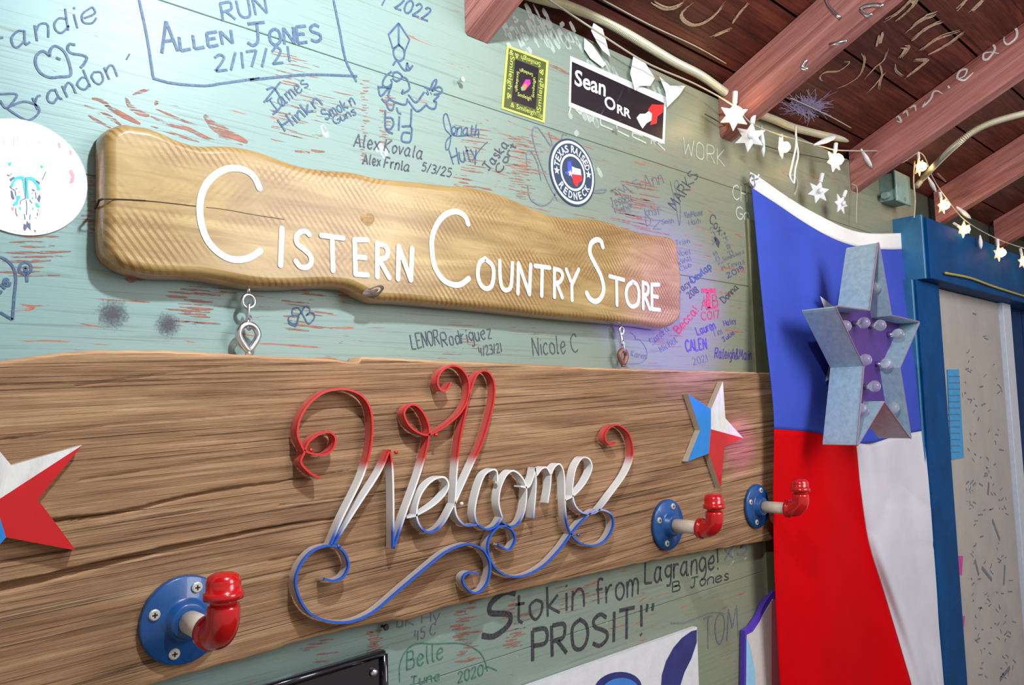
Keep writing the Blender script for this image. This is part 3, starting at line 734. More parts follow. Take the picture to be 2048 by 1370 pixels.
# ------------------------------------------------------------------ hanging sign with white lettering
ST = .030
up = 'top'
outl = []
for q, off in ((' '.join(['193,376 193,332 193,288 204,266 234,254']), .008), ('263,250 292,254 321,265 358,281 394,290 431,290 467,292 511,301 547,314 591,329 639,338 700,343 753,355 826,362 884,369 935,373 990,386 1045,408 1081,424 1118,433 1162,435 1209,442 1249,457 1282,466 1319,470 1337,475 1348,488 1352,519 1357,563 1355,603', .020),
               ('1341,639 1315,659 1264,654 1191,647 1118,641 1045,634 972,626 862,616 789,610 735,607 709,597 680,583 650,579 620,579 547,582 493,580 438,571 383,562 328,560 285,558 237,547 208,529 193,507 190,464 192,412', .006)):
    for a, b in parse(q): p = W(a, b, off); outl.append((p.x, p.z))
sm = cat(outl, 4, True); sm = [(p[0], p[1]) for p in sm]
def inset(poly, d):
    n = len(poly); out = []
    for i in range(n):
        a = Vector(poly[i-2]); b = Vector(poly[(i+2) % n]); t = (b-a).normalized()
        out.append((poly[i][0]-t.y*-d*-1*-1 if False else poly[i][0]-(-t.y)*-d, poly[i][1]-(t.x)*-d*-1 if False else poly[i][1]-t.x*d))
    return out
def area(p): return sum(p[i-1][0]*p[i][1]-p[i][0]*p[i-1][1] for i in range(len(p)))/2
# clockwise outline (seen in x,z): inward normal = (t.y, -t.x) rotated accordingly
def inset(poly, d):
    n = len(poly); sgn = 1 if area(poly) > 0 else -1; out = []
    for i in range(n):
        a = Vector(poly[i-2]); b = Vector(poly[(i+2) % n]); t = (b-a).normalized()
        out.append((poly[i][0]-t.y*d*sgn, poly[i][1]+t.x*d*sgn))
    return out
def profile_slab(name, poly, prof, mats, parent=None, label=None, cat_=None, split=3):
    """prof = list of (off, inset)"""
    vs = []; fs = []; mi = []; n = len(poly)
    for off, d in prof:
        q = inset(poly, d) if d else poly
        vs += [(a, -off, b) for a, b in q]
    for r in range(len(prof)-1):
        for i in range(n):
            j = (i+1) % n; fs.append((r*n+i, r*n+j, (r+1)*n+j, (r+1)*n+i)); mi.append(1 if r < split else 0)
    fs.append(tuple((len(prof)-1)*n+i for i in range(n))); mi.append(0)
    fs.append(tuple(range(n))[::-1]); mi.append(1)
    o = mesh(name, vs, fs, None, parent, True, mats, mi)
    bm = bmesh.new(); bm.from_mesh(o.data)
    bmesh.ops.recalc_face_normals(bm, faces=bm.faces)
    bm.to_mesh(o.data); bm.free(); return o
sign = empty('hanging_sign', W(760, 470), 'live-edge varnished wood sign with white painted store name lettering', 'sign')
board = profile_slab('board', sm, [(.0012, .001), (.006, 0), (.017, .0008), (.0225, .0022), (.0268, .0046), (ST-.0008, .0078), (ST, .0112)], [M_sign, M_sign_edge], sign, split=3)
board.data.polygons[len(board.data.polygons)-2].use_smooth = False
SO = ST+.0006
SOFF = [0]
def sletter(strokes, wpx, k=None, smooth=True):
    mb = MB()
    for s in strokes.split('|'):
        sm_ = smooth and s[0] != '_'; s = s.lstrip('_'); p = px(k, parse(s)) if k else parse(s)
        q = cat(p, 8) if (sm_ and len(p) > 2) else [Vector(t) for t in p]
        SOFF[0] += .00012 if SOFF[0] < .0004 else -.0003
        P = [W(a, b, SO+SOFF[0]) for a, b in q]; wd_ = wd_px(wpx*(1.06 if wpx > 9.5 else 1.17), p[0])
        if len(q) == len(p) and len(p) > 2:
            for i in range(len(P)-1): ribbon(mb, [P[i]+Vector((0, -.00002*i, 0)), P[i+1]+Vector((0, -.00002*i, 0))], wd_, caps=True)
        else: ribbon(mb, P, wd_, caps=True)
    return mb.build('letter', M_white, sign)
sletter('1422,400 1400,350 1360,310 1300,292 1230,300 1160,345 1115,410 1095,500 1105,600 1140,690 1200,755 1270,790 1340,790 1390,770 1425,745', 11.5, 'E')
sletter('1545,622 1537,822', 9, 'E'); sletter('1695,655 1680,640 1650,640 1625,665 1630,705 1665,735 1700,770 1705,810 1680,835 1645,830 1622,802', 8.5, 'E')
sletter('_1762,660 1880,675|_1820,668 1825,852', 8.5, 'E')
sletter('_150,492 80,492 85,680 150,685|_84,585 138,590', 8.5, 'Fc', False)
sletter('_205,510 205,695|205,515 245,525 262,555 250,590 210,600|_215,600 270,700', 8.5, 'Fc')
sletter('_318,705 322,530 388,712 395,540', 9, 'Fc', False)
sletter('702,405 690,370 660,345 620,338 570,360 530,410 505,480 505,560 520,640 560,705 610,735 660,737 705,705', 10, 'Fc')
sletter('795,595 765,620 755,680 770,735 800,760 830,745 842,690 835,635 795,595', 8, 'Fc'); sletter('875,608 878,700 890,755 915,768 938,740 945,620', 7.5, 'Fc')
sletter('_975,785 978,622 1038,790 1045,630', 7.5, 'Fc', False); sletter('_1070,635 1148,645|_1108,642 1105,798', 7.5, 'Fc')
sletter('_1175,650 1175,805|1178,652 1208,662 1220,690 1205,722 1180,730|_1188,730 1218,808', 7, 'Fc'); sletter('_1240,655 1265,720|_1308,655 1270,740 1272,822', 7, 'Fc')
sletter('1440,530 1430,500 1405,492 1375,515 1370,565 1395,620 1430,690 1445,760 1430,810 1400,830 1370,815 1352,785', 8.5, 'Fc')
sletter('_1478,692 1555,712|_1515,704 1518,848', 7, 'Fc'); sletter('1605,722 1578,745 1568,790 1580,840 1605,858 1632,840 1638,785 1628,740 1605,722', 7, 'Fc')
sletter('_1660,725 1662,868|1665,728 1685,738 1690,765 1682,790 1662,795|_1668,795 1698,872', 6.5, 'Fc'); sletter('_1748,738 1708,738 1710,872 1752,876|_1708,800 1740,805', 6.5, 'Fc', False)
# sign crack and knots
mb = MB(); P = [W(a, b, SO-.0002) for a, b in cat(px('E', parse('548,462 650,462 800,470 950,485 1100,503')), 6)]
n_ = len(P)
for i, p in enumerate(P): P[i] = p
ribbon(mb, P[:n_//2+1], .0013); ribbon(mb, P[n_//2:], .0007); P2 = [W(a, b, SO-.0002) for a, b in cat(px('E', parse('1130,505 1250,520 1400,548 1560,572')), 6)]; ribbon(mb, P2, .0004)
Pn = [W(191.5, 414, .0), W(191.5, 414, .010), W(197, 402, .022), W(203, 398.5, .0275)]
tube(mb, [W(190, 417, .008), W(194, 410, .018), W(198, 401, .026), W(205, 398, SO-.001)], .0011, 6)
mb.build('crack', M_dark, sign)
def knot(cx, cy, rx, ry, ang, off, mat, parent, rise=.0015):
    c = W(cx, cy, off); mb = MB(); a_ = math.radians(ang); n = 18; rings = [(1, 0), (.75, .8), (.4, .3), (.15, 1)]
    vs = []
    for r, h in rings:
        for k in range(n):
            t = 2*PI*k/n; u = rx*r*math.cos(t); v = ry*r*math.sin(t)*(1+.15*math.sin(3*t))
            vs.append(c+Vector((u*math.cos(a_)-v*math.sin(a_), -rise*h, u*math.sin(a_)+v*math.cos(a_))))
    fs = [(q*n+k, q*n+(k+1) % n, (q+1)*n+(k+1) % n, (q+1)*n+k) for q in range(3) for k in range(n)]+[tuple(3*n+k for k in range(n))]
    mb.add(vs, fs); return fixn(mb.build('knot', mat, parent, True))
knot(748, 582, .017, .0065, 22, ST-.0015, M_knot, sign, .003)
M_knot2 = wood('pale_knot', [srgb(140, 108, 76), srgb(172, 138, 98), srgb(196, 164, 124)], (60, 80, 90), .5, .8, .3)
knot(735, 437, .010, .008, 10, ST+.0001, M_knot2, sign, .0008); knot(1145, 548, .010, .006, 60, ST+.0001, M_knot2, sign, .0006)
# ------------------------------------------------------------------ chains between sign and plank
def eyepts(c, rx, rz, tail=0, n=22, yaw=0):
    out = []
    for k in range(n):
        t = 2*PI*k/n; x = rx*math.cos(t); z = rz*math.sin(t)
        if z < 0 and tail: x *= 1-.62*(-z/rz)**1.3; z *= 1+tail
        out.append(Vector((c[0]+x*math.cos(yaw), c[1]+x*math.sin(yaw), c[2]+z)))
    return out
def eye(name, cx, cy, rpx, wire, off, tail, mat, label, parent=None, rz=1.05, shank=.006, up_=False):
    c = W(cx, cy, off); r = wd_px(rpx, (cx, cy)); e = empty(name, c, label, 'eye bolt') if label else None
    mb = MB(); ringtube(mb, eyepts(c, r, r*rz, tail), wire, 10)
    mb.build('eye', mat, e, True)
    mb = MB(); z = -1 if not up_ else 1; b = c+Vector((0, 0, z*(r*rz*(1+tail)+wire*.3)))
    tube(mb, [b, b+Vector((0, 0, z*shank))], wire, 10); mb.build('shank', mat, e, True)
    return e
def link(cx0, cy0, cx1, cy1, wpx, wire, off, mat, yaw, parent):
    a = W(cx0, cy0, off); b = W(cx1, cy1, off); c = (a+b)/2; h = (a-b).length/2; r = wd_px(wpx, (cx0, cy0))/2; pts = []; n = 24
    ax = (a-b).normalized()
    for k in range(n):
        t = 2*PI*k/n; x = r*math.cos(t); z = (h-r)*(1 if math.sin(t) > 0 else -1)+r*math.sin(t) if abs(math.sin(t)) > .02 else 0
        pts.append(c+ax*z+Vector((x*math.cos(yaw), x*math.sin(yaw), 0)))
    mb = MB(); ringtube(mb, pts, wire, 8); mb.build('link', mat, parent, True)
EO = .015
eye('screw_eye', 497, 603, 12.5, .0020, EO, 0, M_chrome, 'small bright screw eye under the left part of the store sign', up_=True, shank=.009)
ch1 = empty('chain', W(497, 630, EO), 'short silver chain links hanging under the left part of the store sign', 'chain', 'chains between sign and plank')
link(498, 608, 496, 640, 11, .0014, EO, M_chrome, 1.2, ch1); link(499, 632, 498, 659, 9, .0014, EO, M_chrome, .5, ch1)
eye('eye_bolt', 497, 670, 20, .0036, EO, .45, M_chrome, 'large silver eye bolt in the plank top under the left chain', shank=.004)
eye('screw_eye', 1243, 661, 6.5, .0019, EO, .3, M_chrome, 'small bright screw eye under the right end of the store sign', up_=True, shank=.006)
ch2 = empty('chain', W(1245, 680, EO), 'short silver chain links hanging under the right end of the store sign', 'chain', 'chains between sign and plank')
link(1242, 664, 1244, 690, 9, .0016, EO, M_chrome, .5, ch2); link(1245, 682, 1248, 706, 9, .0016, EO, M_chrome, 1.0, ch2)
eye('eye_bolt', 1246, 712, 11, .0040, EO, .4, M_rust, 'rusty brown eye bolt in the plank top under the right chain', shank=.003)
# ------------------------------------------------------------------ welcome script of bent metal strip
script = empty('welcome_script', W(920, 1000, PT), 'curly red, white and blue metal strip lettering reading Welcome', 'sign')
SB, SF = PT+.003, PT+.0165
def lerp(a, b, t): return tuple(a[i]+(b[i]-a[i])*t for i in range(4))
cR = (.60, .020, .022, 1); cW = (.80, .79, .78, 1); cB = (.012, .10, .50, 1); cG = (.50, .42, .36, 1); cRg = (.56, .10, .09, 1)
def ramp3(py, pxx):
    ty = 968 if pxx < 690 else (941-(pxx-640)*.06 if pxx < 1215 else 921); tb = 1075-(pxx-640)*.075
    if py < ty-10: return cR, cRg
    if py < ty+10: t = (py-ty+10)/20; return lerp(cR, cW, t), lerp(cRg, cW, t)
    if py < tb-48: return cW, cW
    if py < tb: t = (py-tb+48)/48; return lerp(cW, cB, t*t), lerp(cW, cG, t)
    return cB, cG
def strip(k, s):
    p = px(k, parse(s)) if isinstance(k, str) else s
    q = cat(p, 10) if len(p) > 2 else [Vector(p[0])+(Vector(p[1])-Vector(p[0]))*t/8 for t in range(9)]
    # resample
    P = [W(a, b, SF) for a, b in q]; n = len(P); t_ = .0023; vs = []; cs = []
    for i, pt in enumerate(P):
        tg = (P[min(i+1, n-1)]-P[max(i-1, 0)]).normalized(); s_ = tg.cross(Vector((0, -1, 0)))*(t_/2)
        cf, cb = ramp3(q[i][1], q[i][0])
        inner = lerp(cf, cb, .8)
        for (sg, y, c_) in ((1, -SF, cf), (1, -SF+.0035, cf if cf[0] < .5 or cf[0] == cf[1] else cf), (1, -SF+.0036, inner), (1, -SB, cb), (-1, -SB, cb), (-1, -SF+.0036, inner), (-1, -SF+.0035, cf), (-1, -SF, cf)):
            vs.append((pt.x+s_.x*sg, y, pt.z+s_.z*sg)); cs.append(c_)
    fs = [(i*8+a, i*8+(a+1) % 8, (i+1)*8+(a+1) % 8, (i+1)*8+a) for i in range(n-1) for a in range(8)]
    fs += [tuple(range(8)), tuple((n-1)*8+a for a in range(8))[::-1]]
    o = mesh('metal_strip', vs, fs, M_vcol, script)
    at = o.data.color_attributes.new('Col', 'FLOAT_COLOR', 'POINT')
    for i, c_ in enumerate(cs): at.data[i].color = c_
    fixn(o); return o
strip('J', '245,938 300,810 365,680 405,590 435,480 446,380 436,285 400,225 345,195 285,188 210,205 145,255 100,325 85,400 105,460 118,490 102,540 145,590 195,615')
strip('J', '120,485 140,440 190,405 240,395 268,425 255,475 215,502 165,500 122,486')
strip('J', '262,932 370,760 480,590 528,480'); strip('J', '530,480 542,580 546,760 546,955')
strip('J', '548,955 600,800 680,572 718,410 705,330 665,272 625,265 598,305 625,365 675,400 722,405 800,362 870,300 905,230 908,150 875,92 825,75 775,105 758,155 775,192 802,190 822,160')
strip('K', '25,740 35,570 50,430 75,310 100,200 125,130 155,100 190,110 214,160 213,240 190,340 155,450 105,560 60,660 25,740')
strip('J', '610,805 660,792 740,745 795,690 810,645 790,612 745,620 700,660 668,720 658,800 685,860 730,875 785,835 838,742')
strip('K', '22,740 35,800 75,842 130,840'); strip('K', '230,630 226,585 205,575 165,605 135,690 120,780 135,835 180,862 225,845 252,805')
strip('K', '252,805 236,740 242,670 270,605 305,580 345,610 368,665 362,760 335,830 292,850 258,828')
strip('K', '340,655 378,658 400,615 412,568 418,600 440,572 465,565 486,600'); strip('K', '410,565 414,650 402,808'); strip('K', '486,600 482,660 470,735')
strip('K', '486,600 505,560 530,550 549,600 553,720 562,820 585,885 630,928 695,940 750,915 786,850 780,795 740,770 690,775 635,825 585,885 530,960 450,1040 360,1085 280,1085 218,1045 188,980 188,920 215,868 260,845 300,865 316,910 295,955 270,958 235,935')
strip('K', '553,722 600,695 650,640 682,570 670,525 635,520 602,580 590,680 605,750 650,785 710,775 780,690 850,590 880,500 865,410 820,365 780,365 750,400 750,435 775,455 800,445')
strip([(p) for p in px('J', parse('215,1100 265,1110 310,1088 332,1030 305,965 250,940 170,960 110,1020 78,1105 95,1190 145,1265 230,1303 340,1308 450,1262 560,1170 680,1068 800,972 890,935'))]+px('K', parse('115,937 165,965 195,1030 186,1110 150,1160 110,1165 72,1130 66,1092 95,1070 140,1075')), None) if False else strip(1, px('J', parse('215,1100 265,1110 310,1088 332,1030 305,965 250,940 170,960 110,1020 78,1105 95,1190 145,1265 230,1303 340,1308 450,1262 560,1170 680,1068 800,972 890,935'))+px('K', parse('115,937 165,965 195,1030 186,1110 150,1160 110,1165 72,1130 66,1092 95,1070 140,1075')))
for (k, a, b) in (('J', 120, 480), ('J', 528, 490), ('J', 720, 408), ('K', 25, 735), ('K', 585, 885), ('J', 252, 937)):
    (qa, qb), = px(k, [(a, b)]); p = W(qa, qb, SB); mb = MB(); cf, _ = ramp3(qb, qa)
    p = p+Vector((0, -(SF-SB)*.8, 0)); tube(mb, [p, p+Vector((0, -.003, 0))], .0022, 8); o = mb.build('weld', M_vcol, script, True)
    at = o.data.color_attributes.new('Col', 'FLOAT_COLOR', 'POINT')
    for i in range(len(o.data.vertices)): at.data[i].color = cf
# short mounting pegs
for a, b in ((640, 955-30), (820, 1040), (1010, 960), (1150, 1090), (760, 1216)):
    pass
# ------------------------------------------------------------------ wooden stars on the plank
def tri_star(name, tips, notches, centre, label, th=.011, wedge=True):
    """tips in photo px order: top, right, bottom, lower left, upper left; notches follow each tip"""
    off = PT+.0006+th; T = [W(a, b, off) for a, b in tips]; Nn = [W(a, b, off) for a, b in notches]; c = W(*centre, off)
    e = empty(name, W(*centre, PT), label, 'star')
    def sect(poly, mat, nm, rim):
        mb = MB(); n = len(poly)
        inn = [p for p in poly]
        mb.add(inn, [tuple(range(n))], 0)
        for i, j in rim:
            a, b = poly[i], poly[j]; d = Vector((0, th, 0)); mb.add([a, b, b+d, a+d], [(0, 1, 2, 3)], 1)
        return mb.build(nm, [mat, M_cream2], e)
    # white: notch(UL/top), top, notch(top/right), right, centre
    sect([c, Nn[4], T[0], Nn[0], T[1]], M_swhite, 'white_section', [(1, 2), (2, 3), (3, 4)])
    sect([c, T[1], Nn[1], T[2], Nn[2]], M_sred, 'red_section', [(1, 2), (2, 3), (3, 4)])
    sect([c, Nn[2], T[3], Nn[3], T[4], Nn[4]], M_sblue, 'blue_section', [(1, 2), (2, 3), (3, 4), (4, 5)])
    return e
M_cream2 = plain('bare_star_edge', srgb(188, 172, 150), .6); M_swhite = wood('white_washed_star', [srgb(196, 192, 190), srgb(216, 214, 212), srgb(226, 224, 222)], (60, 10, 6), .5, .3, .25)
M_sred = plain('star_red', (.56, .004, .010, 1), .3, coat=.3); M_sblue = plain('star_blue', (.008, .22, .66, 1), .35, coat=.3)
t2 = px('L', parse('568,78 705,465 552,808 325,627 330,165')); n2 = px('L', parse('585,330 580,525 472,572 412,412 487,268'))
tri_star('wooden_star', t2, n2, px('L', [(486, 405)])[0], 'small tricolour wooden star on the plank above the middle pipe hook')
# left star: rebuilt as a regular star from its two visible tips
off = PT+.0116; A1 = W(165, 890, off); B1 = W(152, 1101, off)
d = B1-A1; L = math.hypot(d.x, d.z); Rr_ = L/(2*math.sin(math.radians(36))); mid = (A1+B1)/2
nrm = Vector((-abs(d.z), 0, 0)).normalized(); perp = Vector((d.z, 0, -d.x)).normalized()
if perp.x > 0: perp = -perp
cc = mid+perp*(Rr_*math.cos(math.radians(36)))
a0 = math.atan2(A1.z-cc.z, A1.x-cc.x)
def unproj(p):
    v = p-C0; x = v.dot(right); y = v.dot(down); z = v.dot(fwd); return (1024+F*x/z, 685+F*y/z)
tp = []; nt = []
for k in (1, 0, -1, -2, -3):
    a = a0+k*math.radians(72); tp.append(unproj(cc+Vector((Rr_*math.cos(a), 0, Rr_*math.sin(a)))))
    a -= math.radians(36); nt.append(unproj(cc+Vector((.40*Rr_*math.cos(a), 0, .40*Rr_*math.sin(a)))))
tri_star('wooden_star', tp, nt, unproj(cc), 'big tricolour wooden star cut by the left edge of the picture')
# ------------------------------------------------------------------ pipe hooks
def make_hook():
    e = empty('pipe_hook', (0, 0, 0), 'x', 'hook', 'painted pipe coat hooks on the plank')
    mb = MB(); n = 40
    prof = [(.0410, 0), (.0410, .0045), (.0395, .006), (.022, .0068), (.0185, .009), (.0172, .017), (.0155, .0178), (.0108, .0178)]
    vs = [(r*math.cos(2*PI*k/n), -y, r*math.sin(2*PI*k/n)) for r, y in prof for k in range(n)]
    fs = [(q*n+k, q*n+(k+1) % n, (q+1)*n+(k+1) % n, (q+1)*n+k) for q in range(len(prof)-1) for k in range(n)]+[tuple(range(n))]
    mb.add(vs, fs); o = fixn(mb.build('flange', M_blue, e, True)); 
    for a in (70, 160, 250, 340):
        x = .0305*math.cos(math.radians(a)); z = .0305*math.sin(math.radians(a)); mb = MB()
        tube(mb, [(x, -.0055, z), (x, -.0078, z), (x, -.0086, z)], [.0052, .0052, .0042], 14)
        s_ = fixn(mb.build('screw', M_screw, e))
        mb = MB()
        for dx, dz in ((.0024, .0006), (.0006, .0024)): mb.add(*box(x-dx, x+dx, -.00895, -.0084, z-dz, z+dz))
        c_ = mb.build('screw_cross', M_dark, s_); c_.matrix_parent_inverse = Matrix.Identity(4)
    mb = MB(); tube(mb, [(0, -.014, 0), (0, -.066, 0)], .0107, 24); fixn(mb.build('pipe', M_cream, e, True))
    path = [(0, -.062, 0), (0, -.0625, 0), (0, -.0685, 0), (0, -.0692, 0)]; rad = [.0145, .0160, .0160, .0138]
    R_ = .019; yc = -.091+R_
    for k in range(0, 11):
        a = PI/2*k/10; path.append((0, yc-R_*math.sin(a), R_-R_*math.cos(a))); rad.append(.0140)
    path += [(0, -.091, R_+.006), (0, -.091, R_+.0095)]; rad += [.0140, .0132]
    mb = MB(); tube(mb, path, rad, 28); fixn(mb.build('elbow', M_red, e, True))
    mb = MB(); z = R_+.0095; tube(mb, [(0, -.091, z-.001), (0, -.091, z+.005)], .0112, 20); fixn(mb.build('nipple', M_red, e, True))
    z += .004; mb = MB()
    tube(mb, [(0, -.091, z), (0, -.091, z+.0006), (0, -.091, z+.006), (0, -.091, z+.0066), (0, -.091, z+.007), (0, -.091, z+.015), (0, -.091, z+.020), (0, -.091, z+.0225), (0, -.091, z+.0235)], [.0150, .0170, .0170, .0162, .0150, .0148, .0132, .0085, .001], 28)
    fixn(mb.build('cap', M_red, e, True))
    return e
hk = make_hook(); hk.location = W(366, 1238, PT+.001)
hk['label'] = 'blue, cream and red pipe coat hook nearest at the lower left of the plank'
copy_tree(hk, W(1333, 1049, PT+.001), (0, math.radians(18), 0), 'pipe coat hook on the plank directly below the small tricolour star')
copy_tree(hk, W(1511, 1012, PT+.001), (0, math.radians(-8), 0), 'pipe coat hook at the right plank end, its red elbow in front of the flag')
for o_ in list(COL.objects):
    if o_.get('label', '').startswith('pipe coat hook'):
        o_.rotation_euler = (0, 0, 0)
# ------------------------------------------------------------------ stickers
def poly_px(mb, pts, off, m=0, k=None):
    p = px(k, pts) if k else pts; mb.add([W(a, b, off) for a, b in p], [tuple(range(len(p)))], m)
def slabpx(pts, off, th, mats, name, parent):
    mb = MB(); prism(mb, [W(a, b, off) for a, b in pts], th, 0, 0); return mb.build(name, mats, parent)
def glyphs(text, bold=0.0):
    cu = bpy.data.curves.new('t', 'FONT'); cu.body = text; cu.size = 1; cu.fill_mode = 'FRONT'; cu.offset = bold; cu.resolution_u = 3
    o = bpy.data.objects.new('t', cu); COL.objects.link(o); dg = bpy.context.evaluated_depsgraph_get(); dg.update()
    me = bpy.data.meshes.new_from_object(o.evaluated_get(dg)); v = [(a.co.x, a.co.y) for a in me.vertices]; f = [tuple(p.vertices) for p in me.polygons]
    bpy.data.objects.remove(o); bpy.data.meshes.remove(me); bpy.data.curves.remove(cu)
    return v, f
def print_px(text, quad, off, mat, parent, name='print', bold=.0):
    """quad: photo px bottom-left, bottom-right, top-right, top-left of the text's bounding box"""
    v, f = glyphs(text, bold); x0 = min(a for a, b in v); x1 = max(a for a, b in v); y0 = min(b for a, b in v); y1 = max(b for a, b in v)
    q = [W(a, b, off) for a, b in quad]; out = []
    for a, b in v:
        u = (a-x0)/(x1-x0); t = (b-y0)/(y1-y0); out.append((q[0]*(1-u)+q[1]*u)*(1-t)+(q[3]*(1-u)+q[2]*u)*t)
    return mesh(name, out, f, mat, parent)
# black name sticker
s1 = empty('sticker', W(1236, 205), 'black rectangular sticker with white border and white name lettering', 'sticker')
slabpx([(1141, 112), (1333, 194), (1329, 288), (1138, 213)], .0012, .0008, M_stfill, 'border', s1)
slabpx([(1144, 123), (1328, 206), (1325, 279), (1142, 205)], .0015, .0003, M_stblack, 'panel', s1)
print_px('Sean', [(1149, 170), (1211, 194), (1212, 160), (1150, 138)], .0018, M_stfill, s1, 'lettering', .02)
print_px('O', [(1209, 215), (1231, 224), (1231, 198), (1209, 190)], .0018, M_stfill, s1, 'lettering', .02)
print_px('RR', [(1234, 226), (1262, 238), (1262, 220), (1234, 208)], .0018, M_stfill, s1, 'lettering', .03)
mb = MB(); poly_px(mb, parse('1085,650 1110,620 1150,620 1175,600 1200,620 1195,670 1160,690 1130,730 1110,700'), .0018, 0, 'C'); mb.build('white_emblem', M_stfill, s1)
mb = MB(); poly_px(mb, parse('1170,590 1200,550 1285,555 1280,610 1240,640 1235,690 1185,705 1200,650'), .0017, 0, 'C'); mb.build('red_emblem', M_redprint, s1)
# green-yellow lettered sticker
s2 = empty('sticker', W(1050, 168), 'tilted dark green sticker with yellow gothic lettering around its edge', 'sticker')
Q4 = [(1014, 90), (1097, 122), (1089, 246), (1003, 217)]
def qmap(u, v): # v down
    a = Vector(Q4[0])*(1-u)+Vector(Q4[1])*u; b = Vector(Q4[3])*(1-u)+Vector(Q4[2])*u; c = a*(1-v)+b*v; return (c.x, c.y)
def qrect(u0, v0, u1, v1): return [qmap(u0, v0), qmap(u1, v0), qmap(u1, v1), qmap(u0, v1)]
slabpx(Q4, .0012, .0008, M_styellow, 'border', s2); slabpx(qrect(.05, .035, .95, .965), .0015, .0003, M_stolive, 'green_panel', s2)
slabpx(qrect(.22, .17, .78, .83), .0017, .0002, M_stblack, 'black_panel', s2)
def qtext(t, u0, v0, u1, v1, rot, mat=M_styellow, off=.002):
    r = qrect(u0, v0, u1, v1); o = {0: [3, 2, 1, 0], 90: [2, 1, 0, 3], 180: [1, 0, 3, 2], 270: [0, 3, 2, 1]}[rot]
    print_px(t, [r[i] for i in o], off, mat, s2, 'lettering')
qtext('& Smileigh!', .20, .85, .82, .95, 0); qtext('Smileigh &', .20, .05, .82, .15, 180); qtext('Smileigh &', .07, .14, .2, .82, 270); qtext('Smileigh &', .8, .16, .93, .84, 90)
qtext('The', .82, .85, .94, .95, 0); qtext('&', .07, .05, .17, .13, 0)
qtext('Smileigh', .34, .27, .66, .34, 180); qtext('Smileigh', .34, .66, .66, .74, 0); qtext('Smileigh', .26, .34, .34, .66, 270); qtext('Smileigh', .66, .34, .74, .66, 90)
mb = MB(); mb.add([W(*qmap(u, v), .0019) for u, v in ((.4, .58), (.5, .42), (.6, .4), (.62, .46), (.5, .6), (.42, .62))], [(0, 1, 2, 3, 4, 5)]); mb.build('feather_print', M_magenta, s2)
mb = MB(); mb.add([W(*qmap(u, v), .00195) for u, v in ((.42, .56), (.5, .48), (.55, .5), (.5, .6))], [(0, 1, 2, 3)]); mb.build('feather_print', plain('orange_print', srgb(220, 130, 60), .4), s2)
mb = MB(); mb.add([W(*qmap(u, v), .0020) for u, v in ((.40, .57), (.45, .55), (.47, .6), (.42, .62))], [(0, 1, 2, 3)]); mb.build('feather_print', plain('green_print', srgb(80, 190, 110), .4), s2)
# round flag sticker
RC = W(1144.5, 345.5, 0); RR_ = .0535
s3 = empty('sticker', RC, 'round navy sticker with white rim, star pair and lone star state map', 'sticker')
mb = MB(); disc(mb, RC, RR_, .0014, th=.001); mb.build('disc', M_navy, s3)
mb = MB(); disc(mb, RC, RR_*.94, .0016, r_in=RR_*.86); disc(mb, RC, RR_*.55, .0016, r_in=RR_*.48); mb.build('white_rings', M_stfill, s3)
def arc_text(text, c, r, h, a0, a1, off, mat, parent, inward=False, wfac=.72):
    n = len(text)
    for i, ch_ in enumerate(text):
        if ch_ == ' ': continue
        a = math.radians(a0+(a1-a0)*(i/(n-1))); v, f = glyphs(ch_, .02); x0 = min(q[0] for q in v); x1 = max(q[0] for q in v); y0 = min(q[1] for q in v); y1 = max(q[1] for q in v)
        wid = h*wfac*(min(1.0, (x1-x0)/.5)); out = []
        er = Vector((math.cos(a), 0, math.sin(a))); et = Vector((math.sin(a), 0, -math.cos(a)))
        if inward: er_, et_ = -er, -et
        else: er_, et_ = er, et
        for q in v:
            u = ((q[0]-x0)/(x1-x0)-.5)*wid; t = ((q[1]-y0)/(y1-y0)-.5)*h; p = Vector((c.x, -off, c.z))+er*r+er_*t+et_*u; out.append(p)
        mesh('lettering', out, f, mat, parent)
TW = 5.6
arc_text('TEXAS', RC, RR_*.70, RR_*.22, 163+TW, 105+TW, .0017, M_stfill, s3); arc_text('RAISED', RC, RR_*.70, RR_*.22, 82+TW, 17+TW, .0017, M_stfill, s3)
arc_text('REDNECK', RC, RR_*.70, RR_*.22, 217+TW, 323+TW, .0017, M_stfill, s3, True)
def star5(c, r, off, rot=90, k_=.42, n=5): return [Vector((c.x+(r if i % 2 == 0 else r*k_)*math.cos(math.radians(rot)+i*PI/n), -off, c.z+(r if i % 2 == 0 else r*k_)*math.sin(math.radians(rot)+i*PI/n))) for i in range(2*n)]
for a in (180+TW, 0+TW):
    c_ = RC+Vector((math.cos(math.radians(a)), 0, math.sin(math.radians(a))))*RR_*.70
    mesh('small_star', star5(c_, RR_*.13, .0017), [tuple(range(10))], M_stfill, s3)
mb = MB(); poly_px(mb, parse('500,480 570,480 580,570 585,710 600,820 560,760 500,730 450,680 500,660'), .0017, 0, 'Z'); mb.build('blue_section', M_blueprint, s3)
mb = MB(); poly_px(mb, parse('582,570 640,600 740,625 755,735 585,712'), .0017, 0, 'Z'); mb.build('white_section', M_stfill, s3)
mb = MB(); poly_px(mb, parse('585,712 765,738 770,830 700,880 690,940 655,935 610,880'), .0017, 0, 'Z'); mb.build('red_section', M_redprint, s3)
mesh('small_star', star5(W(1139, 347, 0), .006, .0019), [tuple(range(10))], M_stfill, s3)
